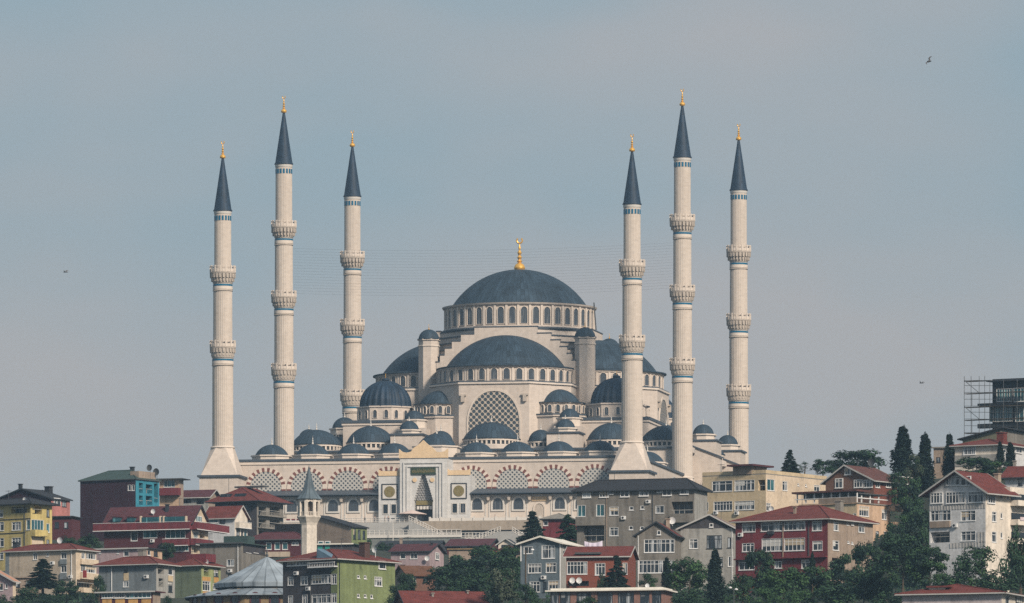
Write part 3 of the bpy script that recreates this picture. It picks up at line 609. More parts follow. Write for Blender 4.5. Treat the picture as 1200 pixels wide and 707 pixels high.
# ------------------------------------------------------------------ people on the terrace
def skin_obj(name, V, E, R, m, parent=None, loc=(0, 0, 0), rz=0, lev=1):
    me = bpy.data.meshes.new(name); me.from_pydata(V, E, []); me.materials.append(m)
    o = link(name, me, parent, loc, rz)
    sk = o.modifiers.new('Skin', 'SKIN'); sk.use_smooth_shade = True
    for i, r in enumerate(R): d = me.skin_vertices[0].data[i]; d.radius = r if isinstance(r, tuple) else (r, r)
    me.skin_vertices[0].data[0].use_root = True
    o.modifiers.new('Sub', 'SUBSURF').levels = lev
    return o
skinm = mat('skin', (.42, .26, .19), .7, .05, 3)
def person(u, v, rz, top, legs, label, stride=.12, hair=(.03, .025, .02), head_cover=None):
    p = thing('person', label, 'person', mw(u, v, .0), rz, 'people on the mosque terrace')
    V = [(0, 0, .95), (0, 0, 1.2), (0, 0, 1.42), (0, 0, 1.52), (0, -.02, 1.62), (0, -.01, 1.72),
         (.19, 0, 1.4), (.25, .02, 1.14), (.24, -.08, .9), (.235, -.11, .78), (-.19, 0, 1.4), (-.25, .0, 1.14), (-.24, -.08, .9), (-.235, -.11, .78),
         (.09, 0, .9), (.1, -stride, .5), (.1, -stride*.6, .09), (.1, -stride*.6-.15, .04), (-.09, 0, .9), (-.1, stride*.8, .5), (-.1, stride*1.4, .1), (-.1, stride*1.4-.14, .04)]
    E = [(0, 1), (1, 2), (2, 3), (3, 4), (4, 5), (2, 6), (6, 7), (7, 8), (8, 9), (2, 10), (10, 11), (11, 12), (12, 13), (0, 14), (14, 15), (15, 16), (16, 17), (0, 18), (18, 19), (19, 20), (20, 21)]
    R = [(.15, .11), (.14, .1), (.15, .1), .055, .085, .075, .06, .045, .035, .03, .06, .045, .035, .03, .085, .06, .04, .035, .085, .06, .04, .035]
    skin_obj('body', V, E, R, skinm, p)
    skin_obj('top', [V[i] for i in (1, 2, 6, 7, 8, 10, 11, 12, 0)], [(0, 1), (1, 2), (2, 3), (3, 4), (1, 5), (5, 6), (6, 7), (0, 8)], [(.165, .125), (.17, .12), .075, .06, .05, .075, .06, .05, (.17, .13)], top, p)
    skin_obj('trousers', [V[i] for i in (0, 14, 15, 16, 18, 19, 20)], [(0, 1), (1, 2), (2, 3), (0, 4), (4, 5), (5, 6)], [(.165, .125), .1, .078, .06, .1, .078, .06], legs, p)
    h = MB().lathe(cap_prof(.1, .11, 6, 1.66), 12); h.build('hair', mat('hair', hair, .8, .1, 5), p, smooth=True)
cl = {k: mat('cloth_'+k, c, .9, .08, 3) for k, c in dict(black=(.02, .02, .025), navy=(.03, .05, .10), grey=(.12, .12, .13), red=(.25, .03, .03), white=(.6, .6, .58), tan=(.3, .22, .15)).items()}
person(-14.6, -133.4, 2.2, cl['black'], cl['black'], 'person in black clothes standing under the third arcade window left of the portal')
person(-9.4, -133.2, .3, cl['navy'], cl['grey'], 'person in navy top walking before the left portal wing windows', .2)
person(-8.5, -133.6, 3.0, cl['black'], cl['navy'], 'person in black top beside the navy clad walker, nearer the parasol', .1)
person(-12.0, -133.3, 1.0, cl['grey'], cl['black'], 'person in grey top by the left edge of the portal wing', .16)
person(18.7, -133.4, 1.2, cl['navy'], cl['tan'], 'person in navy top behind the balustrade right of the portal', .15)
person(-24.6, -133.2, .6, cl['tan'], cl['grey'], 'person in tan top far left on the terrace past the arcade windows', .15)
# ------------------------------------------------------------------ houses
tile = mat('red_roof_tile', (.112, .028, .024), .9, .42, .8, (1, 1, 2.5), bump=.4, streak=.1)
tile2 = mat('maroon_roof_tile', (.068, .022, .028), .9, .38, .8, (1, 1, 2.5), bump=.4)
tile3 = mat('brown_roof_tile', (.09, .038, .033), .9, .4, .8, (1, 1, 2.5), bump=.4)
tileR = mat('rusty_roof_tile', (.105, .05, .03), .9, .4, .5, (1, 1, 2.5), bump=.4)
slate = mat('dark_slate', (.020, .022, .028), .8, .2, .6, bump=.3)
greenroof = mat('green_felt_roof', (.035, .06, .058), .85, .2, .6)
whiteroof = mat('white_sheet_roof', (.62, .60, .55), .7, .12, .5, streak=.1)
WALLC = {}
def wallm(name, c, streak=.3, var=.2): 
    if name not in WALLC: WALLC[name] = mat(name, c, .92, var, .3, bump=.08, streak=streak, patch=.13)
    return WALLC[name]
WR = random.Random(3)
BLINDS = [mat('white_blind', (.45, .45, .44), .8, .1, 2), mat('cream_blind', (.38, .32, .24), .8, .1, 2), mat('grey_blind', (.18, .19, .20), .8, .1, 2)]
CTRL = []          # ground heights that the terrain passes through
class House:
    def __init__(s, name, label, cat, Y, phi, xa, xb, yt, yb, wm, sm=None, xs=None, d=9., found=7., group='houses on the slope below the mosque'):
        """front face from column xa to xb, side face from its near corner to column xs, wall rows yt..yb at the near corner"""
        s.phi = p = radians(phi); s.right = phi >= 0
        cx = xb if s.right else xa
        C = ((cx-600)/F*Y, Y); s.ex = (cos(p), -sin(p)); s.ey = (sin(p), cos(p))
        if s.right:
            k = (xa-600)/F; s.w = (C[0]-k*C[1])/(s.ex[0]-k*s.ex[1]); s.O = (C[0]-s.w*s.ex[0], C[1]-s.w*s.ex[1])
        else:
            k = (xb-600)/F; s.w = (k*C[1]-C[0])/(s.ex[0]-k*s.ex[1]); s.O = C
        if xs is not None:
            k = (xs-600)/F; d = (k*C[1]-C[0])/(s.ey[0]-k*s.ey[1])
        s.d = d; s.z0 = (HZ-yb)*Y/F; s.h = (yb-yt)*Y/F; s.Y = Y; s.wm = wm; s.sm = sm or wm; s.found = found
        s.root = thing(name, label, cat, (s.O[0], s.O[1], s.z0), -p, group)
        s.holes = {'f': [], 'r': [], 'l': []}; s.gab = None
        cxy = (s.O[0]+s.ex[0]*s.w/2+s.ey[0]*s.d/2, s.O[1]+s.ex[1]*s.w/2+s.ey[1]*s.d/2)
        CTRL.append((cxy[0], cxy[1], s.z0-.2)); CTRL.append((s.O[0]+s.ex[0]*s.w/2, s.O[1]+s.ex[1]*s.w/2, s.z0-.6))
    def fp(s, face, px, py, back=0.):
        """pixel -> (t, z) on a face (or on the plane `back` metres behind the front)"""
        k, q = ray(px, py)
        if face == 'f': O = (s.O[0]+s.ey[0]*back, s.O[1]+s.ey[1]*back); e = s.ex
        elif face == 'r': O = (s.O[0]+s.ex[0]*s.w, s.O[1]+s.ex[1]*s.w); e = s.ey
        else: O = s.O; e = s.ey
        t = (k*O[1]-O[0])/(e[0]-k*e[1]); y = O[1]+t*e[1]
        return t, q*y-s.z0
    def T(s, face):
        if face == 'f': return lambda t, o, z: (t, -o, z)
        if face == 'r': return lambda t, o, z: (s.w+o, t, z)
        return lambda t, o, z: (-o, t, z)
    def side(s): return 'r' if s.right else 'l'
    def rect(s, face, x0, y0, x1, y1, clamp=True):
        a = s.fp(face, x0, y0); b = s.fp(face, x1, y1); t0, t1 = sorted((a[0], b[0])); m = (x0+x1)/2
        z1 = s.fp(face, m, y0)[1]; z0 = s.fp(face, m, y1)[1]
        if clamp:
            W = s.w if face == 'f' else s.d; t0 = max(.15, t0); t1 = min(W-.15, t1)
        return t0, t1, z0, z1
    def win(s, face, x0, y0, x1, y1, st='w', n=None, gable=False):
        """one window: st w white frame, d dark frame, t teal glass, g open loggia, b small, c no mullions"""
        face = 'f' if face == 'f' else s.side()
        t0, t1, z0, z1 = s.rect(face, x0, y0, x1, y1)
        if t1-t0 < .25 or z1-z0 < .25: return
        T = s.T(face); dep = 1.5 if st == 'g' else .16
        proud = gable or z1 > s.h-.1
        if not proud: s.holes[face].append((t0, t1, z0, z1, dep))
        o0 = .03 if proud else -dep
        if st == 'g':
            MB().box(t0+.02, t1-.02, -dep+.005, -dep+.03, z0+.02, z0+(z1-z0)*.82, 0, T).build('loggia_glazing', pane_d, s.root); q = MB(); n = max(1, round((t1-t0)/1.0))
            for i in range(n+1): t = t0+.06+(t1-t0-.12)*i/n; q.box(t-.04, t+.04, -dep+.031, -dep+.09, z0+.02, z0+(z1-z0)*.82, 0, T)
            q.box(t0+.02, t1-.02, -.1, -.05, z0+.9, z0+.97, 0, T); q.build('loggia_frame', trim, s.root)
            return
        fm = dict(w=white, b=white, d=dark, t=white, c=white)[st]; pm = dict(w=pane, b=pane_d, d=pane, t=teal_g, c=pane)[st]
        e = .075 if st != 'b' else .11
        if proud: e = .1
        f = MB(); a0, a1 = o0+.02, o0+.12
        f.box(t0, t0+e, a0, a1, z0, z1, 0, T).box(t1-e, t1, a0, a1, z0, z1, 0, T).box(t0+e, t1-e, a0, a1, z1-e, z1, 0, T).box(t0+e, t1-e, a0, a1, z0, z0+e, 0, T)
        n = n if n is not None else max(1, round((t1-t0)/.85)) if st in 'wdt' else 1
        for i in range(1, n):
            t = t0+(t1-t0)*i/n; f.box(t-.035, t+.035, a0, a1, z0+e, z1-e, 0, T)
        if st in 'wd' and z1-z0 > 1.3 and (t1-t0) > 1.0:
            zz = z0+(z1-z0)*.72; f.box(t0+e, t1-e, a0+.005, a1-.005, zz-.04, zz+.04, 0, T)
        f.box(t0-.08, t1+.08, o0+.02, (.1 if not proud else .2), z0-.1, z0-.002, 0, T)
        if st in 'wtc' and t1-t0 > .5: # painted surround
            q = .05; u0, u1 = (.003, .03)
            f.box(t0-q, t0-.003, u0, u1, z0, z1+q, 0, T).box(t1+.003, t1+q, u0, u1, z0, z1+q, 0, T).box(t0-.003, t1+.003, u0, u1, z1+.003, z1+q, 0, T)
        fo = f.build('window', fm, s.root)
        if st in 'wd' and z1-z0 > 1.0 and WR.random() < .38:
            k = WR.uniform(.25, .65); MB().box(t0+e+.03, t1-e-.03 if WR.random() < .6 else (t0+t1)/2, o0+.062, o0+.085, z1-(z1-z0)*k, z1-e-.01, 0, T).build('roller_blind', WR.choice(BLINDS), fo)
        MB().box(t0+e*.5, t1-e*.5, o0+.03, o0+.06, z0+e*.5, z1-e*.5, 0, T).build('pane', pm, fo)
    def wins(s, txt):
        for ln in txt.strip().split(';'):
            p = ln.split()
            if p: s.win(p[0], *[float(q) for q in p[1:5]], *(p[5:6] or ['w']), n=int(p[6]) if len(p) > 6 else None)
        return s
    def walls(s, gable=None, frac=.5, rise=0., shed=None):
        w, d, h = s.w, s.d, s.h; mb = MB(); zb = -s.found
        def face(f, W, mi):
            T = s.T(f); H = s.holes.get(f, [])
            ts = sorted({0, W}|{round(q, 4) for r in H for q in r[:2]}); zs = sorted({zb, h}|{round(q, 4) for r in H for q in r[2:4]})
            for a, b in zip(ts, ts[1:]):
                for c, e in zip(zs, zs[1:]):
                    m = ((a+b)/2, (c+e)/2)
                    if any(r[0] < m[0] < r[1] and r[2] < m[1] < r[3] for r in H): continue
                    mb.add([T(a, 0, c), T(b, 0, c), T(b, 0, e), T(a, 0, e)], [(0, 1, 2, 3)], mi)
            for t0, t1, z0, z1, dp in H:
                P = [(t0, z0), (t1, z0), (t1, z1), (t0, z1)]
                for i in range(4):
                    p, q = P[i], P[(i+1) % 4]; mb.add([T(p[0], 0, p[1]), T(q[0], 0, q[1]), T(q[0], -dp, q[1]), T(p[0], -dp, p[1])], [(0, 1, 2, 3)], mi)
                mb.add([T(x, -dp, z) for x, z in P], [(0, 1, 2, 3)], mi)
        sr = s.side()
        face('f', w, 0); face('r', d, 1 if sr == 'r' else 0); face('l', d, 1 if sr == 'l' else 0)
        mb.add([(0, d, zb), (w, d, zb), (w, d, h), (0, d, h)], [(0, 1, 2, 3)], 0)
        if gable == 'y':
            for y in (0, d): mb.add([(0, y, h), (w, y, h), (w*frac, y, h+rise)], [(0, 1, 2)], 0)
        if gable == 'x':
            for x in (0, w): mb.add([(x, 0, h), (x, d, h), (x, d*frac, h+rise)], [(0, 1, 2)], 1)
        if shed:
            zl, zr = shed
            mb.add([(0, 0, h), (w, 0, h), (w, 0, h+zr), (0, 0, h+zl)], [(0, 1, 2, 3)], 0); mb.add([(0, d, h), (w, d, h), (w, d, h+zr), (0, d, h+zl)], [(0, 1, 2, 3)], 0)
            if zr > .05: mb.add([(w, 0, h), (w, d, h), (w, d, h+zr), (w, 0, h+zr)], [(0, 1, 2, 3)], 1)
            if zl > .05: mb.add([(0, 0, h), (0, d, h), (0, d, h+zl), (0, 0, h+zl)], [(0, 1, 2, 3)], 1)
        s.wall = mb.build('wall', [s.wm, s.sm], s.root, recalc=False)
        return s
    def px(s, n): return n*s.Y/F
    def roof(s, kind, m, rise=0., over=.5, frac=.5, fascia=trim, ridge=.35, shed=None):
        """rise in photograph pixels"""
        w, d, h = s.w, s.d, s.h; R = s.px(rise); o = over; t = .17
        s.walls(gable=dict(gabley='y', gablex='x').get(kind), frac=frac, rise=R, shed=shed)
        mb = MB(); fb = MB()
        if kind == 'hip':
            lx = w >= d
            if lx: i = min(d/2, w*ridge); A, Bp = (i, d/2), (w-i, d/2)
            else: i = min(w/2, d*ridge); A, Bp = (w/2, i), (w/2, d-i)
            e = [(-o, -o), (w+o, -o), (w+o, d+o), (-o, d+o)]
            vs = [(x, y, h+t) for x, y in e]+[(A[0], A[1], h+R), (Bp[0], Bp[1], h+R)]
            mb.add(vs, [(0, 1, 5, 4), (1, 2, 5), (2, 3, 4, 5), (3, 0, 4)] if lx else [(0, 1, 4), (1, 2, 5, 4), (2, 3, 5), (3, 0, 4, 5)])
            fb.prism(e, h, h+t-.004)
            a, b = (A[0], A[1], h+R+.02), (Bp[0], Bp[1], h+R+.02); mb.tube(a, b, .12)
            for c_, q in ((vs[0], a), (vs[1], b if lx else a), (vs[2], b), (vs[3], a if lx else b)): mb.tube((c_[0], c_[1], c_[2]+.02), q, .10)
        elif kind in ('gabley', 'gablex'):
            W, D = (w, d) if kind == 'gabley' else (d, w)
            T = (lambda x, y, z: (x, y, z)) if kind == 'gabley' else (lambda x, y, z: (y, x, z))
            ap = W*frac; sl, sr = R/ap, R/(W-ap)
            L = (-o, h-sl*o+.05); A = (ap, h+R+.05); Q = (W+o, h-sr*o+.05)
            for (p, q) in ((L, A), (A, Q)):
                mb.add([T(p[0], -o, p[1]), T(q[0], -o, q[1]), T(q[0], D+o, q[1]), T(p[0], D+o, p[1]), T(p[0], -o, p[1]+t), T(q[0], -o, q[1]+t), T(q[0], D+o, q[1]+t), T(p[0], D+o, p[1]+t)],
                       [(0, 1, 2, 3), (4, 7, 6, 5), (0, 4, 5, 1), (1, 5, 6, 2), (2, 6, 7, 3), (3, 7, 4, 0)])
                for y in (-o-.06, D+o+.005): fb.add([T(p[0], y, p[1]-.05), T(q[0], y, q[1]-.05), T(q[0], y+.055, q[1]-.05), T(p[0], y+.055, p[1]-.05), T(p[0], y, p[1]+t+.06), T(q[0], y, q[1]+t+.06), T(q[0], y+.055, q[1]+t+.06), T(p[0], y+.055, p[1]+t+.06)],
                       [(0, 1, 2, 3), (4, 7, 6, 5), (0, 4, 5, 1), (1, 5, 6, 2), (2, 6, 7, 3), (3, 7, 4, 0)])
            for x, z in ((L[0]-.13, L[1]), (Q[0]+.005, Q[1])):
                P = [T(x, -o, z-.02), T(x+.125, -o, z-.02), T(x+.125, D+o, z-.02), T(x, D+o, z-.02), T(x, -o, z+t), T(x+.125, -o, z+t), T(x+.125, D+o, z+t), T(x, D+o, z+t)]
                fb.add(P, [(0, 1, 2, 3), (4, 7, 6, 5), (0, 4, 5, 1), (1, 5, 6, 2), (2, 6, 7, 3), (3, 7, 4, 0)])
        elif kind == 'flat':
            mb.box(-o, w+o, -o, d+o, h+.004, h+.2)
            if rise: 
                for a in ((0, w, 0, .2), (0, w, d-.2, d), (0, .2, .2, d-.2), (w-.2, w, .2, d-.2)): fb.box(*a, h+.2, h+.2+R)
            else: fb.box(-o-.05, w+o+.05, -o-.05, -o-.002, h-.03, h+.22)
        elif kind == 'shed':
            zl, zr = shed; k = (zr-zl)/w; a, b = h+zl-k*o, h+zr+k*o
            mb.add([(-o, -o, a+.02), (w+o, -o, b+.02), (w+o, d+o, b+.02), (-o, d+o, a+.02), (-o, -o, a+.25), (w+o, -o, b+.25), (w+o, d+o, b+.25), (-o, d+o, a+.25)], [(0, 1, 2, 3), (4, 7, 6, 5), (0, 4, 5, 1), (1, 5, 6, 2), (2, 6, 7, 3), (3, 7, 4, 0)])
        s.rf = mb.build('roof', m, s.root)
        if fb.v: fb.build('fascia', fascia, s.rf)
        return s
    def at(s, px, py, back):
        t, z = s.fp('f', px, py, back); return t, back, z
    def chim(s, px, y0, y1, back, wpx=4, m=None, cap=True):
        x, y, z1 = s.at(px, y0, back); z0 = s.at(px, y1, back)[2]; q = s.px(wpx)/2
        c = MB().box(x-q, x+q, y-q, y+q, z0-1.2, z1)
        if cap: c.box(x-q-.12, x+q+.12, y-q-.12, y+q+.12, z1, z1+.16)
        c.build('chimney', m or concrete, s.rf); return s
    def dish(s, px, py, back, r=.55, post=1.2):
        x, y, z = s.at(px, py, back); mb = MB(); pr = [(.001, 0)]+[(r*i/5, .28*r*(i/5)**2) for i in range(1, 6)]
        for rr, zz in pr: pass
        n = 14; o = len(mb.v); vs = []
        for rr, zz in pr: vs += [(x+rr*cos(2*pi*i/n), y-zz-.15, z+rr*sin(2*pi*i/n)+.15*rr) for i in range(n)]
        mb.add(vs, [(j*n+i, j*n+(i+1) % n, (j+1)*n+(i+1) % n, (j+1)*n+i) for j in range(len(pr)-1) for i in range(n)])
        mb.tube((x, y, z-post), (x, y, z), .05, n=5); mb.tube((x, y-.1, z-r*.7), (x, y-.55, z), .03, n=4)
        mb.build('satellite_dish', white if r < .7 else iron, s.root, recalc=False); return s
    def balcony(s, face, x0, y0, x1, y1, m, dep=1.2, rails=False, top=white):
        face = 'f' if face == 'f' else s.side()
        t0, t1, z0, z1 = s.rect(face, x0, y0, x1, y1, False); T = s.T(face); mb = MB()
        mb.box(t0, t1, .003, dep, z0-.2, z0, 0, T)
        if rails:
            n = max(3, int((t1-t0)/.35))
            for i in range(n+1): t = t0+(t1-t0)*i/n; mb.box(t-.03, t+.03, dep-.1, dep-.04, z0, z1, 0, T)
            mb.box(t0, t1, dep-.12, dep-.02, z1, z1+.08, 0, T)
        else: mb.box(t0, t1, dep-.14, dep, z0+.002, z1, 0, T).box(t0, t0+.14, .003, dep-.142, z0+.002, z1, 0, T).box(t1-.14, t1, .003, dep-.142, z0+.002, z1, 0, T)
        b = mb.build('balcony', m, s.root)
        if top: MB().box(t0-.05, t1+.05, dep-.2, dep+.05, z1+.085, z1+.15, 0, T).box(t0-.05, t1+.05, dep-.01, dep+.04, z0-.22, z0-.08, 0, T).build('coping', top, b)
        return s
    def box(s, name, m, face, x0, y0, x1, y1, o0=.003, o1=.3, par=None):
        face = 'f' if face == 'f' else s.side()
        t0, t1, z0, z1 = s.rect(face, x0, y0, x1, y1, False)
        MB().box(t0, t1, o0, o1, z0, z1, 0, s.T(face)).build(name, m, par or s.root); return s
    def ac(s, face, px, py):
        f = 'f' if face == 'f' else s.side(); t, z = s.fp(f, px, py); T = s.T(f)
        mb = MB().box(t-.42, t+.42, .05, .38, z-.3, z+.3, 0, T)
        a = mb.build('air_conditioner', white, s.root)
        MB().extr([(t-.1+.22*cos(k*pi/6), z+.22*sin(k*pi/6)) for k in range(12)], .385, .40, 0, T).build('fan_grille', dark, a); return s
    def aerial(s, px, py, back, hpx=9):
        x, y, z = s.at(px, py, back); t = s.px(hpx); mb = MB().tube((x, y, z-2), (x, y, z+t), .045, n=5).tube((x-.7, y, z+t-.1), (x+.7, y, z+t-.1), .03, n=4)
        for k in range(-3, 4): mb.tube((x+k*.2, y-.35, z+t-.1), (x+k*.2, y+.35, z+t-.1), .022, n=4)
        mb.build('aerial', iron, s.root); return s
    def tank(s, px, py, back):
        x, y, z = s.at(px, py, back); MB().tube((x-.8, y, z), (x+.8, y, z), .42, n=12).box(x-.6, x-.45, y-.3, y+.3, z-1.2, z-.3).box(x+.45, x+.6, y-.3, y+.3, z-1.2, z-.3).build('water_tank', trim, s.root); return s
    def pipe(s, face, px, y0, y1, m=None):
        f = 'f' if face == 'f' else s.side(); t, za = s.fp(f, px, y0); zb = s.fp(f, px, y1)[1]; T = s.T(f)
        MB().box(t-.06, t+.06, .02, .14, zb, za, 0, T).build('drainpipe', m or white, s.root); return s
w_ = wallm
M_beige = w_('beige_render', (.40, .34, .275)); M_cream = w_('cream_render', (.51, .425, .33), .12); M_yel = w_('yellow_render', (.44, .36, .15)); M_maroon = w_('maroon_render', (.033, .012, .022))
M_cyan = w_('cyan_paint', (.03, .19, .27)); M_red = w_('red_paint', (.135, .026, .034)); M_brick = mat('red_brick', (.16, .06, .045), .95, .2, .6, brick=(.9, .8)); M_dkbrick = mat('dark_brick', (.075, .020, .026), .95, .2, .6, brick=(.9, .8))
M_grey = w_('grey_render', (.165, .155, .142), .4); M_bgrey = w_('blue_grey_render', (.15, .175, .195)); M_green = w_('moss_green_paint', (.12, .15, .105)); M_lime = w_('leaf_green_paint', (.15, .185, .085), .3); M_char = w_('charcoal_paint', (.05, .048, .056))
M_lgrey = w_('light_grey_paint', (.27, .27, .26), .3); M_white = w_('white_paint', (.50, .51, .53), .22); M_pink = w_('pink_paint', (.36, .15, .14)); M_lil = w_('pale_lilac_paint', (.32, .25, .27)); M_pbeige = w_('peach_render', (.44, .315, .225)); M_tan = w_('tan_render', (.27, .215, .175), .25)
M_yb = w_('butter_render', (.46, .375, .255), .12); M_ochre = w_('ochre_render', (.45, .26, .09)); M_brown = mat('brown_brick', (.14, .075, .055), .95, .18, .6, brick=(.9, .8)); M_sand = w_('sandstone', (.22, .155, .085)); M_blue = w_('steel_blue_paint', (.095, .125, .15), .15); M_rust = mat('rust_red_brick', (.19, .062, .042), .95, .15, .6, brick=(.9, .82))
M_warmw = w_('warm_white_render', (.58, .53, .47), .25)
HO = House
# ---- left slope, far to near
h = HO('gabled_house', 'dark maroon gabled house with pink right side behind the yellow apartment house', 'house', 2330, 35, -8, 60, 585, 640, M_maroon, M_pink, 82)
h.wins('s 63 584 70.5 592 w 2; s 72.8 587 78 594 d 1').roof('gabley', slate, 13, .4, fascia=dark); h.chim(24, 568, 575, 3, 3.5, dark).chim(57, 571, 579, 7, 7, slate)
h = HO('brick_shed', 'low dark red brick house with flat roof between the yellow house and maroon block', 'house', 2300, 15, 58, 84, 606, 634, M_dkbrick, M_dkbrick, 94); h.wins('f 64 612 69 619 d; f 75 612 80 619 d').roof('flat', slate, 0, .5, fascia=slate)
h = HO('apartment_block', 'tall windowless dark maroon apartment block with bright cyan right side', 'apartment block', 2350, 32, 94, 159, 562, 640, M_maroon, M_cyan, 186.5)
h.wins('f 150 568.5 153 575 c 1; f 154.5 568.5 157.5 575 c 1; s 163 566 167.5 578 g; s 171 568 178.5 578.5 g; s 171 581.5 178.5 592 g; s 180.5 567 185 589 g; s 163 581 167.5 592 g').roof('hip', greenroof, 13, .35, fascia=iron, ridge=.3)
h.box('attic_wall', M_tan, 's', 164, 553, 184, 561.6, -2.5, -.3).chim(155, 548, 553, 5, 4, dark).dish(176, 549, 6, .7, 2.5).dish(184, 554, 8, .8, 2.5)
h = HO('rooftop_house', 'narrow house with flat overhanging roof and red balcony behind the cyan sided block', 'house', 2420, 20, 187, 210, 562, 610, M_pbeige, M_tan, 215)
h.wins('f 192 563 205 571 t 3').roof('flat', dark, 0, 1.2, fascia=iron); h.balcony('f', 187.5, 572.5, 212, 580, M_red, 1.6, top=None)
h = HO('terraced_house', 'low house with long dark red roof and open balcony left of the near minaret', 'house', 2450, 20, 205, 244, 582, 615, M_lgrey, M_tan, 256); h.wins('f 214 584 224 590 g; f 230 584 239 591 g; s 247 583 253 591 g').roof('gablex', tile2, 8, .8, fascia=trim)
h = HO('unfinished_block', 'dark bare concrete block with broad red mansard roof standing before the courtyard wall', 'apartment block', 2400, 30, 252, 301, 588, 645, M_char, concrete, 332)
h.wins('s 303 594 312 604 g; s 316 594 328 604 g; s 303 609 312 618 g; s 316 609 328 618 g; s 303 622 312 632 g; s 316 622 328 632 g; f 262 592 272 598 d; f 280 592 290 598 d').roof('hip', tile, 18, 1.6, fascia=dark, ridge=.22)
h.box('skylight', pane_d, 'f', 259, 579, 271, 583, -1.6, .25).box('skylight', pane_d, 'f', 276, 578.5, 288, 582.5, -1.6, .25)
for y in (605, 619.5, 633): h.balcony('s', 302, y-3.5, 331, y, concrete, 1.1, rails=True, top=None)
h.box('ridge_cap', iron, 'f', 262, 568.2, 296, 570, -6.5, -4.5)
h.aerial(268, 568, 6)
h = HO('white_gabled_house', 'white house with red roof and open timber gable in front of the unfinished block', 'house', 2290, 28, 240, 275, 606, 642, M_white, M_warmw, 290)
h.wins('f 246 607 256 613 t; f 258 607 264 613 d; s 277 619 281 628 d; s 282.5 619 285 628 d; s 286 620 289.5 629 t').roof('gablex', tile, 13, .5, fascia=trim); h.balcony('s', 275.5, 613, 290, 618.5, M_warmw, 1.0)
h = HO('villa', 'broad dark red villa with long parapet bands, dormers and a cream gable', 'villa', 2230, 22, 122, 224, 613, 668, M_dkbrick, M_cream, 244)
h.wins('f 153.5 623 161 634 c 1; f 168 622 184 630.5 t 2; f 194 621 217 631 t 4; s 229 605 236 612 t; f 205 640 221 646 t; f 224 621 224 622 w; s 227 623 232 631 t; s 234 622 240 631 g; s 227 640 232 648 g; s 236 640 242 648 g').roof('gablex', tile2, 21, .5, fascia=dark)
h.balcony('f', 112, 613.5, 225, 621, M_red, 1.3).balcony('s', 224, 614.5, 262, 622, M_red, 1.3).balcony('f', 193, 632.5, 223, 639, M_red, 1.2).balcony('s', 223, 632.5, 244, 639, M_red, 1.2)
h.box('attic_glazing', teal_g, 'f', 167, 606, 219, 612.5, .1, .5); 
for x in (166, 189, 193, 219): h.box('attic_post', M_cream, 'f', x-.8, 605, x+.8, 613, .05, .62)
for x in (136, 153): h.box('dormer', tile2, 'f', x-5, 605, x+5, 606.5, -1.6, .3).box('dormer_window', teal_g, 'f', x-4, 606.5, x+4, 611.5, -1.6, .1)
h.chim(196, 592, 606, 3, 3.5, dark).ac('f', 179, 634)
h.aerial(210, 593, 5).dish(180, 600, 2, .5)
h = HO('long_low_house', 'low greyish pink house with dark flat roof behind the blue grey house', 'house', 2130, 24, 108, 172, 643, 672, M_lil, M_pbeige, 190)
h.wins('f 116 645.5 118.5 649 b; f 137 645.5 139.5 649 b; f 145 646 151 652 w; s 173 645 176.5 651 b; s 180 646 185 652 d').roof('flat', slate, 0, .5, fascia=trim)
h = HO('restaurant', 'dark terrace restaurant with maroon roof and black awning left of the small white minaret', 'restaurant', 2220, 12, 294, 356, 633, 668, M_dkbrick, M_tan, 362)
h.wins('f 312 636 318 644 t; f 322 636 328 644 t; f 331 636 337 644 t; f 342 635.5 350 639 w').roof('hip', tile2, 10, .9, fascia=iron)
h.box('awning', mat('black_canvas', (.008, .008, .01), .95, .2, 1), 'f', 318, 613, 358, 625, -6, -3).box('terrace_rail', white, 'f', 328, 608.5, 352, 609.3, -5, -4.8).box('terrace_floor', M_beige, 'f', 305, 647, 340, 653, .01, .8)
for k in range(4): h.box('terrace_cushion', M_red, 'f', 329+k*6, 606.5, 332.5+k*6, 608.3, -5.6, -4.9)
h = HO('grey_apartment_house', 'plain grey rendered house with one small window behind the conical roof', 'house', 2120, 22, 234, 283, 637, 700, M_grey, M_grey, 311)
h.wins('f 266 656 274 663.5 w 2; f 267 673 274 678 d; s 288 641 294 648 w 2; s 297 641 302.5 648 w 2; s 304 641 309 648 d').roof('flat', greenroof, 0, .6, fascia=iron); h.box('roof_hut', greenroof, 'f', 256, 627.5, 284, 636, -6, -2.5)
h.box('attic_band', M_char, 's', 285, 639.5, 310.5, 649.5, .01, .06)
h.aerial(245, 634, 4).ac('f', 270, 669).pipe('f', 279, 638, 690)
h = HO('sloping_hall', 'windowless grey brown hall with sloping roof and leaf green end wall behind small minaret', 'hall', 2260, 38, 368, 412, 618, 655, M_tan, M_lime, 430)
h.wins('s 414 620 417 632 d 1; s 419.5 621 422.5 632 d 1; s 425 622 428 632 d 1').roof('shed', slate, 0, .35, shed=(h.px(15), 0.0))
h = HO('teal_shed', 'low shed with teal shutters and pale roof edge below the sloping hall', 'shed', 2200, 15, 368, 412, 638, 652, M_char, M_char, 422); h.wins('f 373 634.5 379 639 t 1; f 381 634.5 387 639 t 1').roof('flat', greenroof, 0, .5, fascia=whiteroof)
h.box('shutter', mat('teal_shutter', (.02, .22, .19), .6, .1, 1), 'f', 372.5, 639, 378, 644, .02, .1).box('shutter', MAT['teal_shutter'], 'f', 381, 639, 386.5, 644, .02, .1)
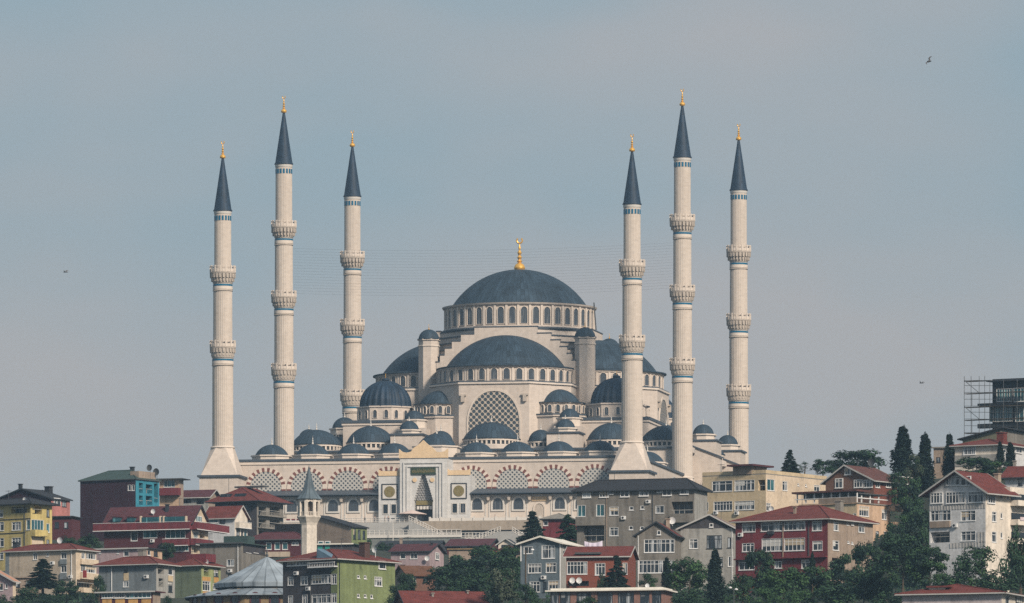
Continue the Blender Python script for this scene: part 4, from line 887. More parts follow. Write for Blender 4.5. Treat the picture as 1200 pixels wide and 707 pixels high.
# ---- centre
h = HO('dark_long_house', 'long low dark house with pale round vents just below the white landing wall', 'house', 2560, 8, 442, 512, 640, 655, M_char, M_char, 524); h.wins('f 450 643 456 647 d; f 470 643 476 647 d').roof('gablex', slate, 8, .4, fascia=dark); h.chim(470, 632, 641, 3, 3, M_tan)
h = HO('maroon_roofed_house', 'house under a wide maroon roof with one white window below the terrace stairs', 'house', 2420, 10, 524, 572, 640, 655, M_dkbrick, M_dkbrick, 586); h.wins('f 540 640.5 547 646 w 2').roof('gablex', tile2, 10, .6, fascia=dark)
h = HO('white_cottage', 'tiny white gabled cottage left of the spruce below the zigzag stairs', 'cottage', 2340, 12, 584, 602, 638, 652, M_warmw, M_warmw, 607); h.wins('f 588 638.5 598 644 d').roof('gabley', slate, 6, .5, fascia=trim)
h = HO('red_roofed_cottage', 'low cottage with red roof half sunk in trees left of the steel blue house', 'cottage', 2200, 15, 578, 608, 648, 664, M_tan, M_tan, 617); h.roof('hip', tile, 9, .5, fascia=dark)
h = HO('ochre_flat_house', 'small flat roofed ochre house just above the dense trees', 'house', 2250, 10, 526, 556, 644, 660, M_tan, M_ochre, 562); h.wins('f 532 651 538 655 d').roof('flat', slate, 0, .3, fascia=M_sand)
h = HO('pink_house', 'pale pink house with dark red roof and pinkish right wing', 'house', 2150, 20, 458, 503, 646, 680, M_lil, M_lil, 520)
h.wins('f 469 648.5 475 655 w; f 481 648.5 489 655 w 2; f 469 662 475 668 d; f 484 663 492 668 d; s 510 648 514 656 w').roof('gablex', tile2, 9, .5, fascia=dark); h.dish(501, 655, -.4, .5, .2).chim(506, 637, 644, 3, 2, dark)
h.aerial(478, 638, 4)
h = HO('weathered_house', 'weathered brown house with rusty overgrown roof beside the dense trees', 'house', 1970, -20, 478, 510, 674, 706, M_brown, M_tan, 463); h.wins('f 481 674 487 682 w 2; f 496 675 501 682 d').roof('gablex', tileR, 11, .5, fascia=tileR)
h = HO('red_box_house', 'maroon walled house with grey roof between spruce and grey apartment house', 'house', 2200, 12, 636, 668, 609, 650, M_red, M_red, 676); h.wins('f 637 611 642 616 w').roof('hip', concrete, 8, .6, fascia=dark)
# ---- left near
h = HO('yellow_apartment_house', 'yellow apartment house with corner balconies and dark slate roof', 'apartment house', 2200, 38, -22, 36, 591, 672, M_yel, M_yel, 61)
h.wins('f 14 612 24.5 621.5 w 3; f -4 612 4.5 622 w 2; f 14 630.5 24.5 640 w 3; f -4 631 4.5 641 w 2; f -4 598 3.5 606.5 w 2; f 13 594 35 601.5 g; s 38 593 49 602.5 g; s 54.5 597 58 606 d; s 54.5 614 58 624 t; s 54.5 632.5 58 640 d; f 31 609.5 35.6 621 t; s 37 609.5 51 622 t; f -4 648 4 656 w').roof('hip', slate, 9, 1.2, fascia=dark)
h.balcony('s', 36, 621.5, 51, 628, M_yel, 1.2, top=None).box('storey_band', dark, 'f', -22, 608.7, 36, 609.6, .01, .08).box('storey_band', dark, 'f', -22, 625, 30, 626, .01, .08).box('shade_panel', M_cream, 's', 37, 630, 50, 640, .01, .1)
h.aerial(10, 584, 4).dish(30, 586, 2, .5).pipe('f', 29, 592, 660, iron)
h = HO('beige_apartment_house', 'long beige apartment house with hipped red roof and glazed cream balconies', 'apartment house', 2080, 30, 6.5, 89, 645, 700, M_beige, M_cream, 113)
h.wins('f 39 648 43.5 656 w 2; f 54.5 648 57 652 b; f 71.5 647.5 78 655 w 2; f 71.5 663 78 671 w 2; f 88 647.5 92.5 654.5 w; s 95.5 648.5 99.5 655 w 2; s 101 649 112 655.5 w 4; s 95 661.5 100 670 w 2; s 101 662 112 671.5 w 4; s 90 680 112 689 g; f 87.2 664.5 92.5 671 d').roof('hip', tile, 9.5, .6, fascia=trim, ridge=.42)
h.balcony('s', 93.5, 655.8, 113, 661, M_cream, .5, top=None).balcony('s', 93.5, 671.8, 113, 678, M_cream, .5, top=None).balcony('s', 93.5, 689.5, 111, 694, M_cream, .9, top=None)
h.box('grey_panel', M_bgrey, 'f', 6.5, 646, 11, 700, .01, .08).box('grey_panel', M_bgrey, 'f', 71, 655.5, 78.5, 661.5, .02, .3).box('grey_panel', M_bgrey, 'f', 71, 671.5, 78.5, 679, .02, .3).chim(19, 636.5, 642.5, 2, 6, dark).dish(71, 634, 5, .6, .6)
h.aerial(52, 637, 5).pipe('f', 84, 646, 695).ac('f', 62, 660).ac('f', 83, 676)
h = HO('cottage', 'cottage with pale pink tiled gable roof at the bottom left corner', 'cottage', 1940, 25, -14, 15, 681, 705, M_lil, M_cream, 18.5); h.wins('f -2 684 3.5 692 w; f 6 684 9 690 b').roof('gabley', mat('pale_pink_tile', (.36, .19, .13), .9, .2, .6, bump=.3), 12, .6, .3, fascia=trim)
h = HO('low_garden_house', 'low flat roofed grey house with dark openings left of the dark pine', 'house', 2000, 15, 12, 46, 677, 706, M_tan, M_tan, 50); h.wins('f 18 680 23.5 688 d 1; f 30 680 35.5 687 d 1; f 42 681 45 692 d 1').roof('flat', slate, 0, .3, fascia=M_tan)
h = HO('blue_grey_house', 'blue grey rendered house with red hipped roof and pale yellow window panels', 'house', 1990, 28, 116, 183, 662, 700, M_bgrey, M_lgrey, 205)
h.wins('f 145.5 664.5 149.5 671 d 2; f 144.5 681.5 150.5 688 w 2; s 185 664 192 673 g; s 186 678 191.5 688 g; s 197 664.5 202.5 674 w 1; s 197 682 202 694 d').roof('hip', tile, 11.5, .9, fascia=trim)
h.box('yellow_panel', M_yb, 'f', 145, 671.2, 150.7, 680.5, .01, .06).box('yellow_panel', M_yb, 's', 197, 674.5, 202.5, 681.5, .01, .06).chim(166.5, 645.5, 652, 4, 7, concrete)
h.aerial(150, 652, 5).pipe('f', 131, 663, 697).ac('f', 172, 676)
h = HO('shop_pavilion', 'glazed low pavilion with maroon roof edge and ochre panels below the blue grey house', 'shop', 1940, 22, 117, 179, 694, 722, M_dkbrick, M_tan, 188)
h.wins('f 119.5 694.8 133 701 t 4; f 134.5 694.8 146 701 w 4; f 147.5 694.8 177 701 t 6').roof('flat', tile2, 0, .7, fascia=trim)
for k in range(4): h.box('ochre_panel', M_ochre, 'f', 120+k*15.3, 702.5, 131+k*15.3, 712, .01, .07)
h = HO('moss_green_house', 'moss green house with red roof and orange panelled right face', 'house', 2030, 30, 204.5, 236, 663.5, 712, M_green, w_('pale_green_paint', (.24, .27, .13)), 258.5)
h.wins('s 239 666 244.5 675 g; s 250.5 667 256 676 d; s 237.5 681.5 246.5 692.5 w 3; s 249.5 684.5 255 691 w').roof('hip', tile, 10, .7, fascia=trim, ridge=.3)
h.box('orange_panel', M_ochre, 's', 237, 676.2, 246.5, 681, .01, .06).box('orange_panel', M_ochre, 's', 250.5, 676.8, 256, 683, .01, .06).box('orange_panel', M_ochre, 's', 237.5, 693.5, 246.5, 697, .01, .06).box('roof_box', M_red, 'f', 210, 648.5, 233, 658, -6, -2.5)
h.aerial(225, 655, 6).dish(243, 659, 3, .5)
h = HO('charcoal_house', 'apartment house with charcoal front, leaf green side and red hipped roof', 'apartment house', 1820, 40, 331.5, 395, 656, 724, M_char, M_lime, 463)
h.wins('f 337 655.3 363 663 w 7; f 367 655.3 394 662 g; f 337.5 676.5 343.5 686 w 2; f 352.5 676 360.5 685.5 w 2; f 365.5 674 387.5 684 w 6; f 388.8 673 394.6 684.5 w 2; f 338 698.5 343 710 w 2; f 354.5 697.5 360 710 w 2; f 365.5 697 387.5 707 w 4; f 388.8 695.5 394.6 706.5 w 2; s 443.5 657 451.5 667 c 1; s 439 676.5 447.5 687 w 3; s 418.5 674 421.5 678 b; s 426.5 674.5 429.5 678.5 b; s 418.5 696 421.5 700.5 b; s 426.5 696.5 429.5 700.5 b; s 434 697 437 701.5 b').roof('hip', tile, 15, .8, fascia=trim, ridge=.32)
h.balcony('f', 365, 660.5, 396, 664, M_white, 1.0, rails=True).box('green_strip', M_lime, 'f', 388, 664.6, 395.6, 672.4, .01, .05).box('green_strip', M_lime, 'f', 388, 685.5, 395.6, 695, .01, .05).chim(427, 637, 650, 9, 9, mat('chimney_brick', (.07, .04, .035), .95, .2, 1)).pipe('s', 397.5, 657, 707, dark)
q0, q1, q2, q3 = h.rect('f', 372, 642.5, 393, 656, False)
MB().extr([(q0, q2), (q1, q2), (q0, q3)], -.2, 1.6).build('blue_dormer', w_('sky_blue_paint', (.11, .18, .25)), h.root)
h.aerial(400, 642, 6, 11).dish(440, 645, 5, .5).ac('f', 362, 690).ac('f', 348, 672).pipe('f', 364, 664, 720, iron)
h = HO('red_tiled_house', 'long low red tiled roof with pale vents at the bottom edge of the slope', 'house', 1700, -14, 478, 572, 712, 730, M_brown, M_brown, 462); h.roof('gablex', tile, 20, .5, fascia=dark); h.chim(507, 696, 704, 3, 2.5).chim(548, 693, 700, 4, 2)
# small mosque: round hall and its little minaret
def small_mosque():
    Y = 1910; x = (311-600)/F*Y; s = Y/F; z0 = (HZ-722)*s
    t = thing('small_mosque', 'sandstone neighbourhood mosque with pale conical lead roof and pointed windows', 'mosque', (x, Y+12, z0), 0)
    Z = lambda py: (HZ-py)*s-z0
    MB().lathe([(.001, -6), (9.0, -6), (9.0, Z(688)), (.001, Z(688))], 8, rot=.2).build('drum', M_sand, t)
    rf = MB().lathe([(9.2, Z(686)), (9.4, Z(681.5)), (9.4, Z(680.5)), (4.2, Z(663)), (1.6, Z(653)), (.12, Z(648)), (.001, Z(648))], 16, rot=.2).build('conical_roof', leadL, t)
    MB().lathe([(.2, 0), (.3, .3), (.1, .6), (.15, .8), (.02, 1.6), (.001, 1.6)], 8).build('finial', iron, rf, (0, 0, Z(648)))
    MB().lathe([(14.6, Z(698.5)), (14.8, Z(698)), (14.8, Z(697)), (8.9, Z(688)), (.001, Z(688))], 12, rot=.26).build('skirt_roof', leadL, t)
    wl = MB().lathe([(.001, -6), (13.8, -6), (13.8, Z(698)), (.001, Z(697.8))], 12, rot=.26).build('wall', M_sand, t)
    for i in range(12):
        a = .26+2*pi*(i+.5)/12
        for dx in (-1.7, 1.7):
            r = 13.8*cos(pi/12); fr = MB(); T = None
            ring(fr, arch(.95, 0, 1.3, 2.5, 5), arch(.7, .2, 1.2, 2.05, 5), -.12, .1)
            f = fr.build('window', tile2, t, (r*cos(a)-dx*sin(a), r*sin(a)+dx*cos(a), Z(711)), a+pi/2); MB().extr(arch(.7, .2, 1.2, 2.05, 5), -.04, .08).build('pane', pane_d, f)
    CTRL.append((x, Y+12, z0))
    Y = 2010; s = Y/F; x = (362-600)/F*Y; z0 = (HZ-690)*s; Z = lambda py: (HZ-py)*s-z0
    t = thing('small_minaret', 'short white minaret with arched lantern gallery and dark pointed cap', 'minaret', (x, Y, z0), .15)
    CTRL.append((x, Y, z0))
    o = pi/8
    MB().lathe([(.001, -4), (1.5, -4), (1.5, Z(616)), (.001, Z(616))], 8, rot=o).build('shaft', M_warmw, t)
    MB().lathe([(1.5, Z(616)), (1.65, Z(613)), (2.0, Z(609)), (2.25, Z(606.5)), (2.25, Z(605)), (.001, Z(605))], 8, rot=o).build('corbel', M_warmw, t)
    g = MB(); R = 2.05
    for i in range(8):
        a = o+2*pi*i/8; T = lambda x, y, z, a=a+pi/2: (x*cos(a)-y*sin(a), x*sin(a)+y*cos(a), z)
        g.box(-.3, .3, -R-.02, -R+.35, Z(605), Z(585), 0, T)
        b = a+pi/8; Rm = R*cos(pi/8); T = lambda x, y, z, a=b+pi/2: (x*cos(a)-y*sin(a), x*sin(a)+y*cos(a), z)
        hw = R*sin(pi/8)
        g.extr([(-hw, Z(585)), (-hw, Z(592)), (-hw*.55, Z(589.5)), (0, Z(588)), (hw*.55, Z(589.5)), (hw, Z(592)), (hw, Z(585))], -Rm, -Rm+.25, 0, T)
        g.box(-hw, hw, -Rm, -Rm+.15, Z(601), Z(600.3), 0, T)
        for q in range(-2, 3): g.box(q*hw/2.6-.06, q*hw/2.6+.06, -Rm+.02, -Rm+.13, Z(605), Z(601), 0, T)
    g.build('lantern_arcade', M_warmw, t); MB().lathe([(.8, Z(605)), (.8, Z(585))], 8).build('inner_core', M_tan, t)
    MB().lathe([(.001, Z(585.5)), (2.4, Z(585.5)), (2.4, Z(584.8)), (1.55, Z(578.5)), (1.15, Z(574)), (.65, Z(562)), (.2, Z(550)), (.001, Z(545))], 8, rot=o).build('cap', lead('slate_cap', (.085, .115, .14), 8), t)
small_mosque()
# ---- right of the spruce
h = HO('steel_blue_house', 'steel blue three storey house with white window surrounds and white sloping roof', 'house', 1830, 20, 610, 657, 637, 706, M_blue, M_lgrey, 680)
h.wins('f 614 641 624 649 w 2; f 635 639.5 650 654.5 w 2; f 619 661 634 671.5 w 4; f 640 660 651.5 671 w 3; f 621 682 632.5 694 w 3; f 643 681 654.5 693 w 3; f 636 682 640.5 694 d 1; s 660 641 668 650 d').roof('gabley', whiteroof, 7.5, .6, .52, fascia=whiteroof)
h.box('corner_trim', white, 'f', 656, 637, 657.2, 704, .01, .12).box('corner_trim', white, 'f', 610, 637, 611.2, 658, .01, .12).box('corner_trim', white, 'f', 616, 658.5, 617, 704, .01, .12)
h.aerial(630, 630, 5).ac('f', 637.5, 677)
h = HO('red_brick_house', 'red brick house with tiled lean-to roof, white windows and a conifer before it', 'house', 1812, 10, 663.5, 736, 652, 700, M_rust, M_rust, 745)
h.wins('f 664.5 658.5 688 673 w 6; f 697.5 660.5 709 674 w 3; f 730 660 736 673 w 2; f 665 681 690 687 g').roof('gablex', tile, 12, .5, fascia=trim)
h.box('rooflight', iron, 'f', 674, 647.5, 704, 649.5, -1.6, .3)
h.aerial(690, 642, 5).dish(671, 681, -.8, .5, .6).dish(679, 681, -.8, .5, .6)
h = HO('flat_roofed_pavilion', 'low brownish pink pavilion with white flat roof edge and wide dark windows', 'pavilion', 1720, 14, 645, 776, 692, 722, w_('brown_pink_render', (.22, .125, .105)), w_('brown_pink_render', (.22, .125, .105)), 788)
h.wins('f 645.5 693.5 655 708 d 1; f 657 693.5 668.5 708 d 2; f 675.5 694.5 693 708 d 3; f 700 694.5 718 708 d 3; f 724 694.5 743 708 d 4; f 750 693.5 761 707.5 d 1; f 764 693 775 707.5 d 1').roof('flat', whiteroof, 2.5, .7, fascia=whiteroof); h.dish(759, 687, 4, .35, .4)
h = HO('grey_apartment_house', 'long weathered grey apartment house with thin black roof before the right arcade', 'apartment house', 1960, 18, 676, 813.5, 574, 662, M_grey, M_lgrey, 829)
h.wins('f 682.5 576 692.5 583.5 w 2; f 702.5 575.5 713 583 w 3; f 714.5 575.5 719 579.5 b; f 727 574.5 737.5 582.5 w 2; f 749 573.5 760 581.5 w 2; f 770 572.5 775 577.5 b; f 776.5 573 787 581 w 2; f 797 572 807 579.5 w 2; f 677 592.5 686 605.5 t 2; f 699 591.5 708 605 t 2; f 714.5 594.5 724.5 604 w 2; f 737.5 593.5 742.5 598 b; f 750.5 592.5 755 597 b; f 768.5 593 778 601.5 w 2; f 714.5 618.5 724.5 628 w 2; f 737 616.5 742 621 b; f 750 617 755 621 b; f 787 588 812 604 g; f 770 618 778 627 w 2; f 684 616 708 634 g').roof('hip', slate, 15, .8, fascia=dark, ridge=.12)
h.balcony('f', 676.5, 606, 709, 615, M_grey, 1.1, top=None).balcony('f', 787, 602.5, 814, 611.5, M_grey, 1.2, top=None).pipe('f', 711, 576, 640, M_tan)
h.aerial(720, 563, 6, 10).dish(790, 563, 7, .5).ac('f', 731, 607).ac('f', 760, 588).pipe('f', 765, 576, 640, iron)
h = HO('gabled_apartment_house', 'grey tan gabled house with wide white ribbon windows left of the pale grey house', 'house', 1850, 10, 746, 791, 627, 695, M_grey, M_grey, 798)
h.wins('f 755 632.5 794 647.5 w 7; f 749 657 794 671.5 w 9').roof('gabley', tile, 14.5, .5, .52, fascia=dark); h.win('f', 770, 622, 774.5, 627, 'b', gable=True); h.chim(783, 609, 620, 6, 4.5, M_tan).dish(788, 611, 6, .6, .8)
h.aerial(762, 619, 6).pipe('f', 748, 628, 690)
h = HO('pale_grey_house', 'pale grey house with dark grey gable and dark framed windows behind the tall cypress', 'house', 1855, 12, 797.5, 860, 619, 690, M_lgrey, M_lgrey, 864)
h.wins('f 808 632 817.5 643 w 2; f 828 627.5 846 643 d 4; f 852.5 630 861 642 d 2; f 840 653 847 664 d; f 853.5 652.5 861 664 w 2').roof('gabley', tile, 15, .6, .55, fascia=trim)
T_ = h.T('f'); a_ = h.w*.55
MB().extr([(.35, h.h+.05), (h.w-.35, h.h+.05), (a_, h.h+h.px(13.6))], -.06, -.004).build('gable_cladding', M_char, h.root); h.win('f', 831.5, 613.5, 836, 618, 'b', gable=True)
h.aerial(845, 608, 6).pipe('f', 858, 620, 680)
h = HO('red_apartment_house', 'large dark red apartment house with hipped red roof and grey tan end wall', 'apartment house', 1790, 31, 862, 970, 609, 690, M_red, M_tan, 1023)
h.wins('f 870 614 885 623.5 w 4; f 892 612.5 917.5 622.5 w 3; f 919 611.5 943.5 621.5 w 5; f 952 611 963 622 w 2; f 870 637 883.5 646.5 w 3; f 893 631.5 917.5 646 w 5; f 919 631 943 645.5 w 5; f 952.5 634.5 963.5 645 w 2; f 866 656 884 668 w 3; f 908 658 916 666 w 2; f 939.5 656.5 948.5 666 w 2; s 977 612 982.5 622 w 1; s 1006 615 1013 624 w 1; s 976 634 983 645 w 1; s 992 612.5 994.5 615.5 b; s 997 612.5 999.5 615.5 b; s 993 634 995.5 637 b; s 997.5 635 1000 638 b; s 975 654 984 665 g').roof('hip', tile, 20.5, .8, fascia=trim, ridge=.34)
h.chim(983.5, 588, 606, 12, 7.5, concrete).chim(931.5, 595, 603, 3, 2.8, M_tan).ac('f', 868.5, 627).box('sill_box', dark, 'f', 900.5, 622.5, 907.5, 626.5, .02, .5).pipe('f', 917.8, 611, 660, M_tan).box('storey_band', M_red, 'f', 862, 653.5, 970, 655, .01, .7)
h.aerial(940, 590, 8, 11).dish(905, 597, 6, .45).pipe('f', 948, 611, 655, iron)
h = HO('flat_roofed_apartment_house', 'butter yellow flat roofed apartment house with ribbon windows below the rightmost minaret', 'apartment house', 2010, 33, 823, 897.5, 556, 640, M_yb, M_cream, 969)
h.wins('f 834.5 564 858 576 w 3; f 861 563 884 575 w 5; f 836.5 588 858 598.5 w 6; f 861 587.5 884 597.5 w 5; f 824.5 589 830 599 w 1; f 888.5 562.5 897 575 g; s 899 562 907.5 575 t 2; s 917 564.5 922.5 575 w 2; s 934.5 566.5 936.5 569.5 b; s 943.5 567.5 945.5 570.5 b; s 954 569 960.5 576 w 2; s 897.8 590 903 599 w').roof('flat', concrete, 4, 0, fascia=M_yb)
h.ac('f', 839.5, 601).ac('f', 864, 601.5)
h.box('roof_hut', M_tan, 's', 897, 546.5, 915, 556, -7, -3).box('roof_hut_cover', tile2, 's', 893, 544.5, 918, 546.5, -7.6, -2)
h.tank(868, 551, 5).aerial(845, 552, 5, 8)
h = HO('terrace_house', 'peach house with roofed roof terrace and stacked balconies behind the dark red apartment house', 'house', 1935, 37, 938, 1004, 590, 662, M_yb, M_pbeige, 1043)
h.wins('f 1000 602 1003.5 613 w 1; s 1007 594 1018 605 w 4; s 1033.5 597.5 1039 609 w 2; s 1026 622.5 1030 630 d 2; s 1036 623.5 1041.5 632 w 2').roof('flat', concrete, 0, .2, fascia=M_pbeige)
h.balcony('s', 1040, 594, 1060, 598.5, M_pbeige, 1.6, top=None).balcony('s', 1040, 613, 1060, 619, M_pbeige, 1.6, top=None)
h.box('terrace_parapet', M_tan, 'f', 960, 583.5, 1004, 590, .02, .25).box('terrace_glazing', pane_d, 'f', 933, 578, 1003, 584, -2.5, -2.2)
h.box('terrace_roof', tile3, 'f', 930, 575.5, 1006, 577.6, -3.6, .6)
for x in range(934, 1006, 10): h.box('terrace_post', white, 'f', x-.5, 577.6, x+.5, 590, -.2, .0)
h.box('terrace_rail', white, 'f', 932, 583.8, 1004, 584.8, .1, .2)
for k, x in enumerate((1010, 1020, 1030)): h.box('terrace_post', white, 's', x-.4, 580, x+.4, 590, -.2, 0)
h.box('terrace_rail', white, 's', 1005, 584.5, 1040, 585.5, .05, .15).box('terrace_roof', iron, 's', 1005, 579, 1038, 580.2, -3.6, .4)
h = HO('brick_house', 'brown brick gabled house with brown tiled roof below the dark cypresses', 'house', 2010, 34, 967.5, 1024, 563, 606, M_brown, M_brick, 1056)
h.wins('f 979 561 988 572 w 2; f 1001 562.5 1011 571.5 w 3; f 1012.5 562.5 1022.5 571.5 w 3; s 1026 564.5 1031 571.5 w 2; s 1038 565 1043.5 571.5 w 2').roof('gabley', tile3, 18, .7, .42, fascia=trim); h.win('f', 990, 549, 997.5, 556.5, 'w', 2, gable=True); h.dish(1022, 543, 7, .75, 1.2)
h.box('dormer_gable', M_brown, 's', 1052, 560, 1064, 580, -.5, .7).box('dormer_frame', white, 's', 1056, 566, 1061, 574, .7, .78).box('dormer_cap', white, 's', 1051, 559, 1065, 560.3, -.6, .9)
h.aerial(1005, 549, 6)
h = HO('white_apartment_house', 'white four storey house with red roof, glazed rows and battened storey bands', 'apartment house', 1755, 36, 1089, 1155, 575, 642, M_white, M_warmw, 1184)  # cool front and warm side colours paint in shade and sunlight on white walls
h.wins('f 1091 577.5 1105 590 w 4; f 1109 576.5 1131.5 590 w 6; f 1135 576 1153 589 w 5; s 1157 576 1165.5 590 w 3; s 1172 578 1175 584.5 b; s 1180 580 1182.5 586 b; f 1090.5 598.5 1114 610.5 w 5; f 1126 599 1143 610.5 w 3; s 1162.5 600 1167.5 611.5 w 1; s 1172.5 601 1175 608 b; f 1126 623 1143 634 w 3; f 1090.5 623.5 1113 636 g; s 1162.5 623.5 1167.5 635.5 w 1; s 1172.5 624 1175 631 b').roof('gabley', tile, 23, 1.2, .52, fascia=trim)
for x0, x1 in ((1109, 1112.5), (1114.5, 1125), (1126.5, 1138)): h.win('f', x0, 558.5, x1, 569, 'w', None, gable=True)
h.chim(1169, 556, 572, 9, 6, M_tan).box('brown_panel', M_tan, 'f', 1090.5, 611, 1114, 618.5, .02, .3)
b = MB()
for face, x0, x1, y0, y1 in (('f', 1090, 1154.5, 591.5, 597), ('f', 1114, 1154.5, 636, 641.5), ('f', 1146, 1154.5, 624, 636)):
    t0, t1, z0, z1 = h.rect(face, x0, y0, x1, y1); T = h.T(face); n = int((t1-t0)/.55); b.box(t0-.06, t1+.06, .004, .03, z0-.05, z1+.05, 0, T)
    for i in range(n+1): t = t0+(t1-t0)*i/n; b.box(t-.05, t+.05, .01, .09, z0, z1, 0, T)
b.build('storey_battens', wallm('batten_grey', (.37, .37, .37)), h.root)
for y in (583.5, 606, 628): h.balcony('s', 1184, y+4, 1206, y+9, M_warmw, 1.5, top=None).box('balcony_glazing', pane_d, 's', 1185, y-4, 1206, y+4, .01, .05)
h.box('side_wing', M_warmw, 's', 1184, 572, 1212, 645, -6, -.02); h.box('laundry_row', mat('washing', (.5, .42, .45), .9, .3, 3), 's', 1186, 607, 1200, 611, 1.55, 1.6)
h.aerial(1140, 557, 8, 10).ac('f', 1120, 616)
h = HO('hilltop_house', 'pale house with bright red hipped roof under the scaffolded building', 'house', 2010, 30, 1119, 1172, 522, 548, M_warmw, M_white, 1212)
h.wins('f 1129 524 1143.5 533 w 3; s 1176 524 1182 531 w 2; s 1190 524 1197 531 w 2').roof('hip', tile, 9.5, .8, fascia=trim, ridge=.3); h.box('stone_base', M_lgrey, 'f', 1119, 533, 1172, 546, .01, .1).chim(1174, 508, 518, 5, 9, tile)
h = HO('slope_roofed_house', 'olive stuccoed house with dark sloping roof between cypress and scaffolding', 'house', 2080, 24, 1128, 1172, 514, 548, w_('olive_render', (.12, .12, .085)), M_grey, 1200); h.roof('shed', slate, 0, .8, shed=(0.05, h.px(11)))
h = HO('stone_shed', 'rough stone outbuilding squeezed between the two rightmost cypresses', 'shed', 2060, 20, 1094, 1112, 525, 560, M_tan, M_tan, 1122); h.wins('f 1097 536 1102 542 d').roof('flat', concrete, 0, .3, fascia=concrete)
h = HO('white_cottage', 'small white house with red roof at the right edge beside the chimney', 'house', 1900, 24, 1178, 1206, 558, 592, M_white, M_white, 1222); h.wins('f 1193 561 1198 569 d 1').roof('gablex', tile, 12, .8, fascia=dark); h.chim(1189, 541, 549, 4, 3, concrete)
h = HO('long_roofed_house', 'white house with long low red roof and little roof lantern at bottom right', 'house', 1600, 20, 1057, 1174, 696, 728, w_('lilac_white_render', (.42, .38, .40)), M_warmw, 1222); h.wins('s 1178 698 1183 712 c 1; s 1190 698 1197 712 d').roof('hip', tile, 13, .9, fascia=trim, ridge=.12)
h.box('roof_lantern', M_warmw, 'f', 1087, 688.5, 1106, 693.5, -3.5, -.6).box('lantern_roof', tile, 'f', 1085, 686.5, 1113, 688.5, -4, -.2)
# dark building under construction with scaffolding
h = HO('glass_tower', 'dark unfinished building with blue glass bays wrapped in scaffolding on the hilltop', 'office building', 2160, 30, 1163, 1205, 446, 545, mat('black_panel', (.016, .02, .026), .6, .2, 1), None, 1240)
h.wins('f 1168 456 1186 470.5 t 6; f 1159 477 1186 494 t 8; f 1188 455 1204 470.5 t 4; f 1190 477 1204 494 t 3; f 1160 503 1186 514 d 5; f 1189 501 1204 515 t 4').roof('flat', dark, 2, .9, fascia=dark)
for y0, y1 in ((471.5, 475.5), (495.5, 501.5)): h.box('floor_slab', MAT['black_panel'], 'f', 1149, y0+1, 1206, y1, .02, 1.3)
h.box('corner_bay', teal_g, 'f', 1159, 477, 1163, 494, -3, -.1)
sx = thing('scaffolding', 'steel tube scaffolding with plank decks left of the dark glass building', 'scaffold', (h.O[0], h.O[1], h.z0), -h.phi)
up, le, pl = MB(), MB(), MB()
def sp(px, py, b): return h.at(px, py, b)
for b_ in (-1.9, -.5):
    for x in (1130, 1138, 1147.5, 1154, 1160, 1176, 1192):
        a, c = sp(x, 441+(x > 1155)*4, b_), sp(x, 540, b_)
        up.tube(a, c, .055, n=5)
    for y in (446, 452, 460, 468, 476, 483, 491, 499, 507): le.tube(sp(1130, y, b_), sp(1204 if y > 458 else 1163, y+(1 if y % 2 else 0), b_), .045, n=5)
for y in (446, 460.5, 476.5, 491.5, 507): a, c = sp(1130, y, -1.9), sp(1204 if y > 450 else 1163, y, -.5); pl.box(a[0], c[0], -1.9, -.5, a[2]-.25, a[2]-.13)
for k, y in enumerate((446, 460.5, 476.5, 491.5)): le.tube(sp(1130+9*(k % 2), y, -1.95), sp(1139-9*(k % 2)+9, y+15, -1.95), .06, n=5)
up.build('upright', iron, sx); le.build('ledger', iron, sx); pl.build('deck', trunk_m, sx)
# ------------------------------------------------------------------ ground
def ctrl(px, Y, py): CTRL.append(((px-600)/F*Y, Y, (HZ-py)*Y/F))
for px in (-400, -100, 100, 300, 500, 700, 900, 1100, 1300, 1600):
    ctrl(px, 1300, 772); ctrl(px, 1500, 745); ctrl(px, 1000, 850)
for px in (-400, -200): [ctrl(px, Y, 690) for Y in (1800, 2100, 2400, 2700)]
for px in (1400, 1600): [ctrl(px, Y, 600) for Y in (1900, 2200)]
for px in (20, 60, 100): [ctrl(px, Y, 668) for Y in (2500, 2700)]
for px in (900, 1000, 1100, 1200, 1300): [ctrl(px, Y, 640) for Y in (2450, 2700, 2900)]
for px in (1052, 1066, 1080): [ctrl(px, Y, 692) for Y in (1700, 1780, 1850)]
for u in range(-20, 56, 12): x, y, z = mw(u, -156, -12.5); CTRL.append((x, y, z))
for u in range(-70, -20, 12): x, y, z = mw(u, -140, -4); CTRL.append((x, y, z))
for x in range(-600, 700, 200): CTRL += [(x, 600, 5), (x, 200, -18), (x, 3100, 140), (x, 3500, 90), (x, 4500, 30)]
import numpy as np
CA = np.array(CTRL)
def ground(x, y):
    d2 = ((CA[:, 0]-x)**2+((CA[:, 1]-y)*.8)**2)+4
    w = d2**-1.9; z = float((w*CA[:, 2]).sum()/w.sum())
    u = (x-MX)*cos(TH)-(y-MY)*sin(TH); v = (x-MX)*sin(TH)+(y-MY)*cos(TH)
    q = max(abs(u)-56, -v-136 if u < 56 else 0, v-60, 0)
    if u > 56: q = max(q, abs(v+38)-98)
    if q < 30: k = max(0, 1-q/30); k = k*k*(3-2*k); z = z*(1-k)+(MZ-.6 if -v < 134 else MZ-13)*k
    row = np.interp(y, *LIM[0 if (x*F/y+600) < 470 else 1 if (x*F/y+600) < 640 else 2 if (x*F/y+600) < 860 else 3]) if 1000 < y < 1960 else 0
    return min(z, (HZ-row)*y/F) if row > 560 else z
